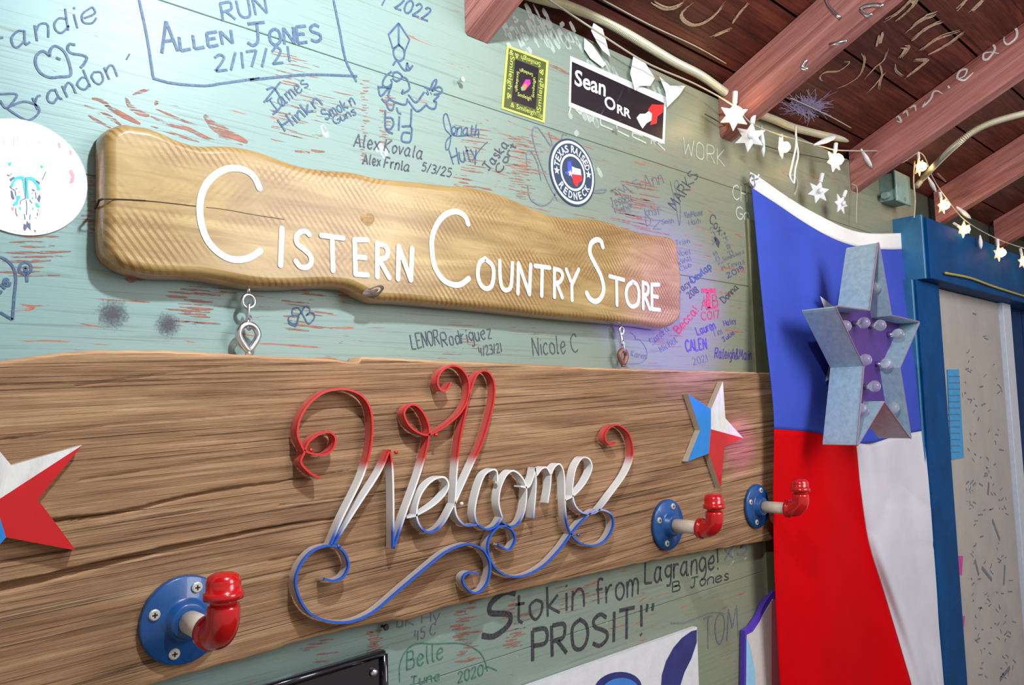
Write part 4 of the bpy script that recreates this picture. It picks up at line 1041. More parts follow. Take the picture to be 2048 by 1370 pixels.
# round white skull sticker
WC = W(45, 355, 0); s4 = empty('sticker', WC, 'large round white sticker with turquoise longhorn skull at the left edge', 'sticker')
mb = MB(); disc(mb, WC, .0528, .0016, n=72, th=.0012); mb.build('disc', M_stfill, s4)
mb = MB()
for q in ('150,550 190,480 235,410 300,395 365,402 372,450 330,440 260,450 215,500 200,560 170,570', '372,450 385,560 385,730 360,600 350,500 330,440', '395,410 480,408 540,440 590,520 618,610 570,620 555,540 500,470 430,450 400,470',
          '398,470 430,450 425,600 445,740 405,745', '190,830 250,770 250,700 310,690 310,730 280,780 270,830 210,855', '530,810 560,800 610,850 610,880 560,870', '480,715 515,720 500,755', '115,205 170,180 175,215 155,242', '612,230 650,240 662,265 635,278', '285,870 310,860 328,905 310,915', '490,880 515,870 510,905 490,910'):
    poly_px(mb, parse(q), .0019, 0, 'SK')
mb.build('turquoise_markings', M_teal, s4)
mb = MB()
for q in ('165,610 190,630 222,740 205,758 170,720', '565,740 600,670 622,720 600,805', '145,440 210,405 228,425 168,480', '540,455 610,490 605,530 560,490', '360,1120 400,1140 410,1070 440,1120 460,1100 470,1225 420,1170 380,1235 355,1190', '235,585 265,575 265,590 240,600', '478,600 500,595 540,615 515,628', '280,635 300,630 300,648', '478,655 500,652 495,670', '515,1215 540,1220 550,1258 525,1235', '540,1025 556,1030 550,1048'):
    poly_px(mb, parse(q), .0019, 0, 'SK')
mb.build('grey_markings', M_greyprint, s4)
mb = MB()
for q in ('345,135 358,135 365,165 352,168', '415,180 425,178 430,205 418,208', '410,300 430,295 445,330 440,370 420,380 415,370 425,340', '68,520 84,516 82,545 74,535', '222,530 235,532 230,548'):
    poly_px(mb, parse(q), .0019, 0, 'R')
mb.build('pink_markings', M_pinkprint, s4)['kind'] = 'stuff'
M_faint = plain('faint_print', srgb(226, 228, 230), .4)
print_px('WILD WEST', [(5, 292), (92, 292), (92, 274), (5, 270)], .0019, M_faint, s4, 'lettering')
ink('SK', '150,550 185,590 230,620 240,700|385,420 392,560 388,745|380,740 320,770 310,830|400,760 410,860 405,990|370,970 385,1060|460,980 455,1060|545,640 550,740|240,880 245,960 270,1005|570,950 575,1000|640,460 700,330|110,370 140,390 185,355|450,755 490,810', M_greyprint, 1.2, parent=s4, off=.0020, name='outline_print')
# torn tape remains
def scrap(name, q, k, off, label, mat=M_tape):
    p = px(k, parse(q)); mb = MB(); P = [W(a, b, off+.004*abs(math.sin(i*1.7))) for i, (a, b) in enumerate(p)]; c = sum(P, Vector())/len(P)+Vector((0, -.003, 0))
    n = len(P); mb.add(P+[c], [(i, (i+1) % n, n) for i in range(n)]); o = mb.build(name, mat, None, False)
    so = o.modifiers.new('thick', 'SOLIDIFY'); so.thickness = .0005
    return tag(o, label, 'tape')
scrap('torn_tape', '1000,150 1060,190 1090,300 1110,370 1060,330 1020,270 985,200', 'H', .010, 'long torn white tape strip on the conduit above the black sticker')
scrap('torn_tape', '1260,370 1330,400 1400,510 1370,560 1300,560 1270,590 1240,480', 'H', .004, 'wide torn white tape scrap touching the top edge of the black sticker')
scrap('torn_tape', '1430,500 1500,560 1600,560 1560,620 1480,700 1470,600', 'H', .004, 'curled torn white tape scrap at the top right corner of the black sticker')
scrap('torn_tape', '940,250 990,290 1080,420 1060,440 980,380 940,320', 'H', .002, 'thin torn white tape scrap above the left end of the black sticker')
# pale rubbed paint smears
mb = MB(); rr = random.Random(5); M_smear = plain('scraped_white', srgb(218, 228, 222), .6, Alpha=.5)
for (x, y, n_, sp) in ((1030, 60, 30, 40), (1110, 60, 34, 34), (1080, 30, 20, 40), (1200, 130, 16, 40), (1300, 170, 14, 30), (1180, 330, 10, 14), (1170, 235, 14, 60), (1115, 300, 4, 12), (640, 250, 3, 20), (1240, 140, 8, 50), (760, 290, 6, 14)):
    for i in range(n_*2//3):
        a = x+rr.gauss(0, sp*.6); b = y+rr.gauss(0, sp*.3)+(a-x)*.3; l = rr.uniform(8, 34)
        q = [(a, b), (a+l*.3, b+l*.6), (a+l*.5, b+l)]
        ribbon(mb, [W(u, v, .00045) for u, v in q], wd_px(rr.uniform(4, 18), (a, b)), taper=True)
o = mb.build('rubbed_smears', M_smear, wall); o['kind'] = 'stuff'
# ------------------------------------------------------------------ armoured conduit and junction box
def conduit(pts3, r, name, label):
    path = cat(pts3, 14); d = [0]
    for i in range(1, len(path)): d.append(d[-1]+(path[i]-path[i-1]).length)
    P = []; rad = []; s_ = 0; i = 0; st_ = .0019; k = 0
    while s_ < d[-1]:
        while d[i+1] < s_: i += 1
        t = (s_-d[i])/(d[i+1]-d[i]+1e-9); P.append(path[i].lerp(path[i+1], t)); rad.append(r*(1.0 if k % 2 else .66)); s_ += st_; k += 1
    mb = MB(); tube(mb, P, rad, 12); o = mb.build(name, M_conduit, None, False); return tag(fixn(o), label, 'cable')
conduit([W(a, b, .016) for a, b in parse('960,-50 1040,-16 1100,2 1140,14 1217,46 1340,119 1400,150 1440,178 1462,194')], .0085, 'armoured_cable', 'cream ribbed armoured cable along the wall top above the black sticker')
conduit([W(a, b, .016) for a, b in parse('1500,222 1550,240 1590,256 1659,273 1705,281 1722,292 1732,305')], .0085, 'armoured_cable', 'cream ribbed armoured cable between the two rafters above the flag')
cp = [W(1832, 374, .03), W(1850, 352, .05)]+[RP(a, b, RF(0, 0, -.012), Vector((0, st, ct))) for a, b in parse('1905,296 1965,253 2048,227 2110,215')]
conduit(cp, .0080, 'armoured_cable', 'cream ribbed armoured cable rising from the junction box across the rafters')
jb = empty('junction_box', W(1782, 380), 'pale green painted metal junction box on the wall above the flag', 'junction box')
c = W(1772, 384, 0); mb = MB(); mb.add(*box(c.x-.045, c.x+.045, -.040, -.0005, c.z-.036, c.z+.036, .006)); fixn(mb.build('body', M_box, jb))
mb = MB(); mb.add(*box(c.x-.050, c.x+.050, -.046, -.041, c.z-.041, c.z+.041, .002)); fixn(mb.build('cover_plate', M_box, jb))
mb = MB(); tube(mb, [(c.x+.0, -.0465, c.z-.03), (c.x, -.049, c.z-.03)], .005, 12); fixn(mb.build('screw', M_chrome, jb))
mb = MB(); tube(mb, [(c.x-.044, -.02, c.z-.02), (c.x-.068, -.02, c.z-.026)], .009, 12); fixn(mb.build('clamp', M_box, jb))
mb = MB(); tube(mb, [(c.x+.044, -.02, c.z+.0), (c.x+.075, -.025, c.z+.004)], .0075, 12); fixn(mb.build('connector', M_conduit, jb))
# ------------------------------------------------------------------ string lights
def star_light(loc, lit, rz, ry, tilt, scale, label):
    e = empty('star_light', loc, label, 'string light', 'star lights on the string along the rafters')
    e.rotation_euler = (tilt, ry, rz); e.scale = (scale,)*3
    return e
def make_light(lit, rx=0):
    e = empty('star_light', (0, 0, 0), 'x', 'string light', 'star lights on the string along the rafters')
    mb = MB(); n = 6; F_ = []; r = .021
    pts = [Vector(((r if i % 2 == 0 else r*.5)*math.cos(PI/2+i*PI/n), 0, (r if i % 2 == 0 else r*.5)*math.sin(PI/2+i*PI/n))) for i in range(2*n)]
    k = len(pts); vs = [p+Vector((0, -.0012, 0)) for p in pts]+[p+Vector((0, .0012, 0)) for p in pts]+[Vector((0, -.005, 0)), Vector((0, .005, 0))]
    fs = [(i, (i+1) % k, 2*k) for i in range(k)]+[(k+(i+1) % k, k+i, 2*k+1) for i in range(k)]+[(i, k+i, k+(i+1) % k, (i+1) % k) for i in range(k)]
    mb.add(vs, fs); fixn(mb.build('star_shell', M_starp, e))
    mb = MB(); tube(mb, [(0, 0, .018), (0, 0, .034)], .0035, 10); fixn(mb.build('socket', M_starp, e))
    mb = MB(); pr = [(.0005, -.010), (.0075, -.006), (.0105, 0), (.0085, .006), (.004, .010)] if lit else [(.0005, -.005), (.003, -.003), (.004, 0), (.003, .004)]
    tube(mb, [(0, -.007, z) for _, z in pr], [q[0] for q in pr], 14); fixn(mb.build('lamp', M_led if lit else M_starp, e, True))
    return e
def place_all(src, items):
    for i, (x, y, off, rz, ry, sc, lab) in enumerate(items):
        p = W(x, y, off)
        e = src if i == 0 else copy_tree(src, p)
        e.location = p; e.rotation_euler = (0, ry, rz); e.scale = (sc,)*3; e['label'] = lab
sl_lit = make_light(True); sl_dark = make_light(False)
place_all(sl_lit, [(1468, 232, .055, -.75, .1, 1.4, 'lit white star light glowing on the second rafter end'),
    (1562, 296, .05, .35, .5, 1.1, 'lit star light turned edgewise left of the hanging wire loop'),
    (1668, 322, .055, -.2, .25, 1.3, 'lit star light at the foot of the third rafter'),
    (1762, 324, .07, .9, 0, 1.1, 'lit star light just above the junction box'),
    (1838, 334, .08, .8, 0, 1.2, 'lit star light right of the junction box beside the hanging wire'),
    (1885, 411, .08, .9, .2, 1.2, 'lit star light above the left corner of the blue door frame'),
    (1927, 459, .10, 1.1, .9, 1.2, 'lit star light hanging before the blue door header, left one'),
    (1997, 506, .11, .8, 0, 1.3, 'lit star light hanging before the blue door header, right one'),
    (2046, 522, .12, .8, .2, 1.3, 'lit star light cut by the right edge of the picture')])
place_all(sl_dark, [(1500, 274, .055, -1.0, .2, 1.45, 'bright white unlit star light beside the lit one on the second rafter'),
    (1636, 384, .04, -.6, .3, 1.3, 'pale unlit star light dangling above the flag heading, upper one'),
    (1681, 408, .04, -.2, .6, 1.2, 'pale unlit star light dangling above the flag heading, lower one')])
def wire(pts, r, mat, name, label, cat_='cable', n=6):
    mb = MB(); P = cat(pts, 8); tube(mb, P, r, n); return tag(mb.build(name, mat, None, True), label, cat_)
wire([W(a, b, o) for a, b, o in ((1090, -6, .03), (1180, 54, .03), (1290, 124, .03), (1390, 168, .03), (1468, 212, .055), (1505, 248, .055), (1568, 272, .05), (1640, 292, .05), (1672, 300, .055), (1720, 302, .07), (1765, 304, .07), (1800, 326, .08), (1842, 306, .08), (1866, 356, .08), (1888, 390, .08), (1932, 442, .1), (2000, 480, .11), (2060, 500, .12))], .0016, M_cable, 'string_light_cable', 'thin pale cable of the star lights strung along the rafter ends')
wire([W(a, b, .012) for a, b in ((1410, 228), (1440, 245), (1500, 280), (1560, 300), (1620, 312), (1690, 322), (1740, 300))], .0011, M_darkcable, 'wire', 'thin dark wire running along the wall behind the star lights', 'wire')
wire([W(a, b, o) for a, b, o in ((1591, 252, .05), (1592, 290, .05), (1584, 330, .05), (1580, 352, .05), (1588, 366, .05), (1590, 340, .05), (1596, 310, .05), (1592, 280, .05))], .0022, M_tape, 'hanging_wire_tie', 'white twisted tie looped over the cable above the flag', 'tie')
wire([W(a, b, o) for a, b, o in ((1578, 352, .048), (1588, 352, .045), (1594, 368, .04), (1588, 392, .03))], .0028, M_cable, 'bent_hook', 'small bent hook under the white twisted tie', 'hook')
wire([W(a, b, .06) for a, b in ((1829, 322), (1827, 360), (1830, 400), (1828, 436))], .0022, M_cable, 'hanging_wire', 'pale wire hanging straight down right of the junction box', 'wire')
wire([W(a, b, .02) for a, b in ((1704, 368), (1714, 376), (1713, 410), (1712, 446))], .0013, M_cable, 'hanging_wire', 'thin pale wire hanging left of the junction box', 'wire')
def icicle(p0, p1, r, off, label):
    a = W(*p0, off); b = W(*p1, off); mb = MB(); P = [a.lerp(b, t) for t in (0, .2, .5, .8, 1)]; tube(mb, P, [r*.3, r*.6, r, r*.8, r*.2], 8)
    return tag(mb.build('star_socket', M_starp, None, True), label, 'socket', 'empty pale sockets of the light string')
icicle((1523, 252), (1527, 314), .005, .045, 'pale narrow empty socket hanging right of the unlit bright star')
icicle((1628, 290), (1674, 272), .007, .06, 'pale empty socket lying under the cable between the rafters')
icicle((1722, 298), (1744, 336), .006, .06, 'pale empty socket crossing the foot of the third rafter')
icicle((1800, 298), (1846, 294), .006, .09, 'pale empty socket pointing sideways above the junction box')
icicle((1856, 354), (1872, 384), .006, .08, 'pale empty socket right of the armoured cable end')
icicle((1914, 414), (1942, 438), .007, .1, 'pale empty socket above the door header')
icicle((1960, 470), (1962, 498), .006, .1, 'pale empty socket hanging before the door header')
# ------------------------------------------------------------------ scratches and chalk on roof boards and rafters
def deck_ink(k, strokes, mat, wd_, taper=True, rafter=None):
    mb = MB(); n = Vector((0, st, ct))
    for s in strokes.split('|'):
        p = px(k, parse(s)); q = cat(p, 6) if len(p) > 2 else [Vector(t) for t in p]
        if rafter is None: P = on_under(q); nn = -n
        else: P = on_rafter(rafter, q); nn = Vector((-1, 0, 0))
        if rafter is None:
            rs = random.Random(len(mb.v))
            for _ in range(6):
                i0 = rs.randrange(0, max(1, len(P)//4)); i1 = len(P)-rs.randrange(0, max(1, len(P)//4))
                dv = Vector((rs.uniform(-1, 1)*wd_*.55, 0, 0))+Vector((0, -ct, st))*rs.uniform(-1, 1)*wd_*.55
                Q_ = [p+dv+Vector((rs.uniform(-1, 1), 0, 0))*wd_*.12 for p in P[i0:i1]]
                if len(Q_) > 1: ribbon(mb, Q_, wd_*rs.uniform(.2, .5), taper=True, normal=nn)
        else: ribbon(mb, P, wd_, taper=taper, normal=nn)
    return mb.build('chalk_writing' if rafter is not None else 'scratches', mat, None)
g = deck_ink('S', '1000,150 1100,90 1200,0 1230,20 1130,120 1050,180|1170,240 1300,140 1400,100|1200,310 1330,200 1450,150|1280,370 1400,290 1580,230|1350,400 1480,330 1600,240|1640,100 1700,40 1740,0|1560,60 1620,0|980,260 960,330|1150,350 1180,360 1120,440|1160,590 1260,510 1310,460 1210,460', M_scratch, .011)
g.parent = roof; g['kind'] = 'stuff'
g = deck_ink('S', '700,460 740,470 660,530 560,540 520,580 550,625|830,390 855,450 820,560 730,630 650,660|1030,370 1000,450 940,500 860,590|970,480 985,560 930,640 870,700|1080,480 1090,530 1140,570|1020,540 980,580 960,680', M_scratch, .004); g.parent = roof; g['kind'] = 'stuff'
g = deck_ink('RR', '1040,0 1100,50 1200,90 1300,70 1380,20|1480,20 1400,80 1340,150 1380,220 1480,260 1600,220 1700,140 1800,20|1870,240 1960,120 2048,20|1660,370 1760,330 1860,290', M_scratch, .006); g.parent = roof; g['kind'] = 'stuff'
g = deck_ink('M', '860,80 890,120|900,60 940,100', M_scratch, .004); g.parent = roof; g['kind'] = 'stuff'
mb = MB(); rr = random.Random(9); n = Vector((0, st, ct))       # cobweb tuft
ctr = (1615, 212)
for i in range(190):
    a = rr.random()*2*PI; l = rr.uniform(12, 52); q = [(ctr[0]+rr.gauss(0, 12), ctr[1]+rr.gauss(0, 7))]; q.append((q[0][0]+l*math.cos(a), q[0][1]+l*.62*math.sin(a)))
    ribbon(mb, on_under(q, .001), .0010, normal=-n)
o = tag(mb.build('cobweb', plain('cobweb_grey', srgb(170, 158, 200), .8)), 'grey violet cobweb tuft on the roof boards between the rafters', 'cobweb', kind='stuff')
deckw = [on_under([(a, b)], .003)[0] for a, b in ((1206, 0), (1300, 50), (1390, 92), (1452, 127))]
wire(deckw, .0012, M_cable, 'wire', 'thin pale wire stapled across the roof boards at the top', 'wire')
deckw = [on_under([(a, b)], .003)[0] for a, b in ((1580, 196), (1625, 216), (1670, 238), (1702, 256))]
wire(deckw, .0012, M_cable, 'wire', 'thin pale wire on the roof boards by the cobweb tuft', 'wire')
for kk, txt, mt, ww in ((2, '1090,880 1110,870 1130,910 1095,905|1140,850 1170,830 1180,870|1190,810 1230,790 1240,830|1310,760 1290,800 1350,740 1370,690 1400,680 1440,700|1480,640 1490,660|1540,590 1600,570 1620,520 1570,530 1550,580 1600,600 1650,560 1670,540|1700,350 1760,325 1810,330 1830,370 1780,440 1745,440 1750,400 1800,390 1860,400|1890,250 1940,200 1990,220 1990,280 1930,330 1900,310 1900,260|870,920 890,980|880,990 930,960 970,930 990,890', M_chalk, .005),):
    g = deck_ink('S', txt, mt, ww, rafter=kk+1 if False else 3); g.name = 'chalk_writing'; g['kind'] = 'stuff'; g.parent = bpy.data.objects['rafter.003']
# staples and splinters on rafter 2
mb = MB()
for q in ('570,0 600,60 680,140', '830,75 870,50 960,40 1000,50', '830,75 880,120 920,110', '600,340 730,310', '430,450 395,510 440,520'):
    P = on_rafter(2, px('S', parse(q))); P = [p+Vector((-.004, 0, 0)) for p in P]; tube(mb, cat(P, 4) if len(P) > 2 else P, .0032, 6)
tag(mb.build('bent_staple', M_chrome, None, True), 'bent silver staples and nails on the side of the second rafter', 'staple')
# ------------------------------------------------------------------ flag
def curve_y(pts):
    P = cat(pts, 8)
    def f(y):
        if y <= P[0][1]: return P[0][0]
        for i in range(len(P)-1):
            if P[i][1] <= y <= P[i+1][1]: return P[i][0]+(P[i+1][0]-P[i][0])*(y-P[i][1])/(P[i+1][1]-P[i][1]+1e-9)
        return P[-1][0]
    return f
def curve_x(pts):
    P = cat(pts, 8)
    def f(x):
        if x <= P[0][0]: return P[0][1]
        for i in range(len(P)-1):
            if P[i][0] <= x <= P[i+1][0]: return P[i][1]+(P[i+1][1]-P[i][1])*(x-P[i][0])/(P[i+1][0]-P[i][0]+1e-9)
        return P[-1][1]
    return f
fl = curve_y(parse('1500,345 1508,430 1518,540 1532,680 1543,780 1548,860 1546,1000 1549,1150 1556,1300 1562,1400 1568,1500'))
fr_ = curve_y(parse('1838,460 1848,600 1858,760 1862,860 1866,1045 1881,1173 1897,1261 1902,1380 1906,1500'))
fm = curve_y(parse('1665,400 1690,700 1711,880 1716,930 1721,980 1737,1085 1769,1189 1809,1322 1825,1380 1850,1500'))
ftop = parse('1498,343 1520,356 1560,384 1600,410 1640,432 1690,456 1730,466 1780,467 1838,464')
fhb = parse('1504,376 1525,390 1560,413 1600,440 1640,464 1680,483 1720,494 1780,499 1842,496')
fbb = parse('1540,858 1600,862 1640,868 1680,884 1740,886 1800,870 1866,858')
fT = curve_x(ftop); fH = curve_x(fhb); fB = curve_x(fbb)
def fold(u, v):
    ramp_ = min(1, max(0, (v-.15)/.2))
    return .034*ramp_+.012*(1-ramp_)+.012*math.sin(u*7.5+v*2.2)*min(1, v*2+.2)*(.5+.5*v)+.006*math.sin(u*17+v*5)*(1 if v > .1 else .5)+.0035*math.sin(u*31-v*14)*math.exp(-((u-.25-v*.5)/.25)**2)+.005
def fpoint(u, py_f, t0, t1):
    pass
def flag_patch(u0, u1, ya, yb, nu, nv, mat, name, parent, mid=False):
    vs = []
    for j in range(nv+1):
        for i in range(nu+1):
            u = u0+(u1-u0)*i/nu; t = j/nv
            xg = 1500+360*u
            for _ in range(3):
                y = ya(xg)+(yb(xg)-ya(xg))*t
                L_, R_, M_ = fl(y), fr_(y), fm(y)
                if not mid: xg = L_+(R_-L_)*u
                else: xg = L_+(M_-L_)*u*2 if u < .5 else M_+(R_-M_)*(u-.5)*2
            v = (y-350)/1100
            crease = -.0015*math.exp(-((y-980-30*u)/3)**2)-.0015*math.exp(-((y-1110+20*u)/3)**2)-.0015*math.exp(-((y-700)/3)**2)
            vs.append(W(xg, y, fold(u, v)+crease))
    fs = [(j*(nu+1)+i, j*(nu+1)+i+1, (j+1)*(nu+1)+i+1, (j+1)*(nu+1)+i) for j in range(nv) for i in range(nu)]
    o = mesh(name, vs, fs, mat, parent, True); so = o.modifiers.new('cloth_thickness', 'SOLIDIFY'); so.thickness = .0008; return o
flag = empty('texas_flag', W(1680, 700), 'lone star flag hung vertically, blue above red and white', 'flag')
flag.name = 'state_flag'
flag_patch(0, 1, fT, fH, 60, 5, M_fhead, 'heading', flag)
flag_patch(0, 1, fH, fB, 60, 50, M_fblue, 'blue_field', flag)
yend = lambda x: 1490
flag_patch(0, .5, fB, yend, 40, 60, M_fred, 'red_field', flag, True); flag_patch(.5, 1, fB, yend, 40, 60, M_fwhite, 'white_field', flag, True)
mb = MB()
for q in ('1640,598 1664,612 1650,618', '1650,722 1678,728 1668,762 1645,764'):
    p = parse(q); poly_px(mb, p, .052)
o = mb.build('white_star', M_fwhite, flag)
# the flag's own star, mostly behind the metal one
c = W(1695, 700, 0); o.data.clear_geometry(); o.data.from_pydata([tuple(W(*unproj(p), .048)) for p in star5(W(1696, 682, .05), .157, .05, 144)], [], [tuple(range(10))])
mb = MB(); gcen = W(1505, 362, .020); ringtube(mb, eyepts(gcen, .009, .012), .0025, 8); mb.build('grommet', M_chrome, flag, True)
mb = MB(); tube(mb, [gcen+Vector((0, .019, 0)), gcen+Vector((0, -.012, 0.002)), gcen+Vector((0.001, -.014, .010))], .002, 8); tag(mb.build('nail', M_chrome), 'bent nail holding the flag grommet at its upper left corner', 'nail')
# ------------------------------------------------------------------ galvanised marquee star
FO, BO = .155, .087
ms = empty('marquee_star', W(1700, 690, BO), 'galvanised metal marquee star with clear bulbs hung over the flag', 'marquee star')
fp = px('P', parse('515,90 590,525 757,565 640,832 708,1252 548,1030 388,1295 430,822 262,470 462,497'))
FP = [W(a, b, FO) for a, b in fp]
# round the tips a little
def rounded(P, r=.011):
    out = []; n = len(P)
    for i, p in enumerate(P):
        a = (P[i-1]-p).normalized(); b = (P[(i+1) % n]-p).normalized()
        if i % 2 == 0: out += [p+a*r, p+a*r*.35+b*r*.12, p+b*r*.35+a*r*.12, p+b*r]
        else: out.append(p)
    return out
RP_ = rounded(FP); n = len(RP_)
for i in range(n):
    pass
def wallband(idx0, idx1): pass
th_ = .0016; cpt = sum(RP_, Vector())/n
mbw = MB(); inner = [(p.x, p.z) for p in RP_]; inn = inset(inner, th_) if True else inner
# simple inset using neighbours one step away
sg = 1 if area(inner) > 0 else -1; inn = []
for i in range(n):
    a = Vector(inner[i])-Vector(inner[i-1]); b = Vector(inner[(i+1) % n])-Vector(inner[i]); t = (a.normalized()+b.normalized()).normalized()
    inn.append((inner[i][0]-t.y*th_*sg, inner[i][1]+t.x*th_*sg))
vs = [(a, -FO, b) for a, b in inner]+[(a, -BO, b) for a, b in inner]+[(a, -BO, b) for a, b in inn]+[(a, -FO, b) for a, b in inn]
fs = [(r*n+i, r*n+(i+1) % n, ((r+1) % 4)*n+(i+1) % n, ((r+1) % 4)*n+i) for r in range(4) for i in range(n)]
o = fixn(mesh('side_band', vs, fs, M_galv, ms))
mb = MB(); ringtube(mb, [Vector((a, -FO, b)) for a, b in inner], .0014, 6); mb.build('rolled_rim', M_galv_rim, ms, False)
mb = MB(); prism(mb, [Vector((a, -FO+.042, b)) for a, b in inn], .003); fixn(mb.build('back_panel', M_purple, ms))
for i, (a, b) in enumerate(px('P', parse('320,590 430,570 525,585 630,635 440,785 562,808 492,940 420,1075 602,1065 492,365'))):
    p = W(a, b, FO-.020); mb = MB(); R_ = .0125
    pr = [(R_*math.sin(t), R_*math.cos(t)) for t in [PI*k/10 for k in range(1, 11)]]
    tube(mb, [p+Vector((0, -y, 0)) for r, y in pr], [max(r, .0004) for r, y in pr], 18); bl = fixn(mb.build('bulb', M_glass, ms, True))
    mb = MB(); tube(mb, [p+Vector((0, R_*.8, 0)), p+Vector((0, .0215, 0))], .006, 12); fixn(mb.build('socket', M_chrome, ms, True))
# ------------------------------------------------------------------ blue door frame at the right
def bx(name, x0, x1, y0, y1, z0, z1, mat, parent=None, c=.002, kind=None):
    o = fixn(mesh(name, *box(x0, x1, y0, y1, z0, z1, c), mat, parent))
    if kind: o['kind'] = kind
    return o
HO = .085
xh = W(1859, 500, HO).x; zh1 = W(1859, 436, HO).z; zh0 = W(1900, 566, HO).z
xl0 = W(1850, 800, .055).x; xl1 = W(1887, 700, .055).x
bx('trim_2', xh, XR, -HO, -.0, zh0, zh1, M_bluetrim, kind='structure')
bx('trim_3', xl0, xl1, -.055, .0, 0, zh0-.001, M_bluetrim, kind='structure')
sd = bx('trim_4', xh-.012, xh-.0005, -HO+.01, 0, zh0+.0, zh1+.008, M_bluelite, kind='structure')
sd = bx('trim_5', xl0-.012, xl0-.0005, -.048, 0, 0, zh0-.001, M_bluelite, kind='structure')
xj1 = W(2003, 700, .03).x; xj2 = W(2018, 700, .03).x
jm = bx('trim_6', xl1+.0005, xj1, -.03, .0, 0, zh0-.001, M_jamb, kind='structure')
bx('trim_7', xj1+.0005, xj2, -.045, .0, 0, zh0-.001, M_jambtrim, kind='structure')
door = bx('door_1', xj2+.0005, XR, -.012, .02, 0, zh0-.001, M_bluedoor, kind='structure')
for i in range(3):
    x = xj2+.12+i*.14; bx('door_batten', x, x+.13, -.016, -.0125, 0.02, zh0-.01, M_bluedoor, door)
# marks on the jamb
def jmark(q, mat, name, off=.0308, label=None):
    mb = MB(); p = parse(q); mb.add([W(a, b, off) for a, b in p], [tuple(range(len(p)))]); o = mb.build(name, mat, jm); return o
tp_ = empty('tape_strip', W(1912, 830, .03), 'bright cyan tape strip stuck down the left side of the white jamb', 'tape')
slabpx([(1895, 739), (1918, 739), (1928, 915), (1903, 920)], .0325, .0015, M_cyan, 'tape', tp_)
for i in range(13):
    y = 752+i*12.6; mb = MB(); mb.add([W(1898, y, .0330), W(1920, y, .0330), W(1920, y+2, .0330), W(1898, y+2, .0330)], [(0, 1, 2, 3)]); mb.build('tape_mark', M_blue, tp_)
jmark('1914,1112 1926,1112 1924,1150 1914,1150', M_magenta, 'magenta_mark'); jmark('1919,1234 1930,1232 1928,1254 1920,1254', M_magenta, 'magenta_mark')
mb = MB(); rr = random.Random(21)
for i in range(150):
    x = rr.uniform(1918, 1998); y = 600+770*rr.random()**.6; x += (y-700)*.05; x = min(x, 2000+(y-700)*.055); l = rr.uniform(2, 9); a = rr.uniform(-1.4, 1.4)
    q = [(x, y), (x+l*.5*math.cos(a)+rr.uniform(-2, 2), y+l*.6*math.sin(a)), (x+l*math.cos(a), y+l*1.3*math.sin(a))]
    ribbon(mb, [W(u, v, .0306) for u, v in cat(q, 3)], wd_px(rr.uniform(1, 2.4), (1900, y))*1.5)
for q in ('1950,1120 1958,1150', '1964,1135 1984,1160', '2010,1130 2008,1170', '1985,1040 2000,1080', '1978,965 1976,990', '2000,1360 2020,1335'):
    ribbon(mb, [W(u, v, .0306) for u, v in parse(q)], .012)
o = mb.build('pen_scribbles', M_ink_faint, jm); o['kind'] = 'stuff'
wire([W(a, b, HO+.006) for a, b in ((1890, 546), (1940, 556), (1990, 574), (2060, 596))], .0035, M_yelcord, 'yellow_cord', 'thin yellow cord along the lower edge of the blue door header', 'cord')
# ------------------------------------------------------------------ things at the bottom edge
fr = empty('black_frame', W(700, 1350), 'black glossy tray frame with screws at the bottom edge below the plank', 'frame')
o1, o2, o3, o4 = (420, 1410), (771, 1301), (776, 1500), (420, 1660)
slabpx([o1, o2, o3, o4], .012, .0110, M_black, 'panel', fr)
def railpx(a, b, w_, off, mat, nm, parent):
    mb = MB(); A = W(*a, off); B = W(*b, off); tube(mb, [A, B], w_, 10); return fixn(mb.build(nm, mat, parent, True))
railpx((430, 1410), (766, 1306), .0045, .014, M_black, 'rim', fr); railpx((768, 1308), (772, 1490), .0045, .014, M_black, 'rim', fr)
c = W(747, 1345, .0125); mb = MB(); tube(mb, [c, c+Vector((0, -.002, 0)), c+Vector((0, -.0038, 0)), c+Vector((0, -.0045, 0))], [.0048, .0048, .0035, .001], 16); fixn(mb.build('screw', M_chrome, fr, True))
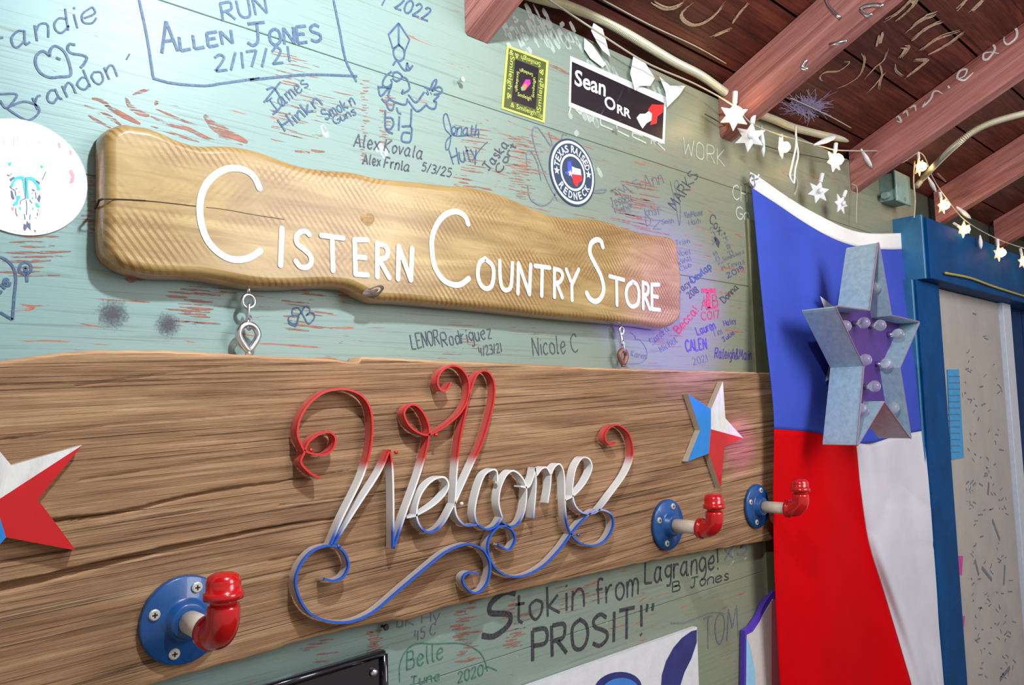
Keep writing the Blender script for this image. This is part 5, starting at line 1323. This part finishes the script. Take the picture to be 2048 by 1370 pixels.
pic = empty('picture_panel', W(1250, 1360), 'white picture panel with blurred blue shapes at the bottom edge', 'picture')
slabpx([(1040, 1379), (1394, 1254), (1402, 1500), (1040, 1660)], .010, .009, plain('white_picture', srgb(222, 222, 226), .35), 'panel', pic)
M_dkblue = plain('deep_blue_print', srgb(50, 54, 128), .4, vary=.5, scale=20)
def ellipse(c, rx, ry, ang, n=28, a0=0, a1=360):
    return [(c[0]+rx*math.cos(t)*math.cos(ang)-ry*math.sin(t)*math.sin(ang), c[1]+rx*math.cos(t)*math.sin(ang)+ry*math.sin(t)*math.cos(ang)) for t in [math.radians(a0+(a1-a0)*k/n) for k in range(n)]]
mb = MB(); poly_px(mb, px('Q', parse('1180,1134 1185,1060 1215,960 1270,860 1330,790 1400,740 1440,730 1440,820 1400,940 1350,1040 1320,1134')), .0106); mb.build('blue_leaf_shape', M_dkblue, pic)
mb = MB(); poly_px(mb, ellipse((1236, 1378), 48, 34, -.15), .0106); mb.build('dark_dome_shape', M_dkblue, pic)
mb = MB(); poly_px(mb, ellipse((1240, 1384), 38, 28, -.15), .0109); mb.build('light_dome_shape', plain('sky_print', srgb(60, 130, 210), .4), pic)
cs = empty('cutout_plaque', W(1530, 1330), 'colourful cut-out plaque with violet edge half behind the flag', 'plaque')
q = parse('1546,1183 1528,1209 1518,1232 1504,1253 1490,1262 1488,1400 1600,1400 1600,1170')
slabpx(q, .012, .009, plain('violet_edge', srgb(90, 60, 190), .4), 'edge', cs)
slabpx([(1546, 1198), (1531, 1222), (1519, 1245), (1506, 1264), (1494, 1270), (1492, 1400), (1545, 1400)], .0130, .0008, plain('plaque_cream', srgb(214, 206, 200), .5), 'cream_panel', cs)
slabpx([(1543, 1202), (1600, 1180), (1600, 1400), (1543, 1400)], .0132, .0008, plain('plaque_pink', srgb(206, 110, 124), .5), 'pink_panel', cs)
slabpx([(1493, 1275), (1500, 1290), (1510, 1340), (1512, 1400), (1492, 1400)], .0134, .0004, M_lblue, 'blue_wash', cs)
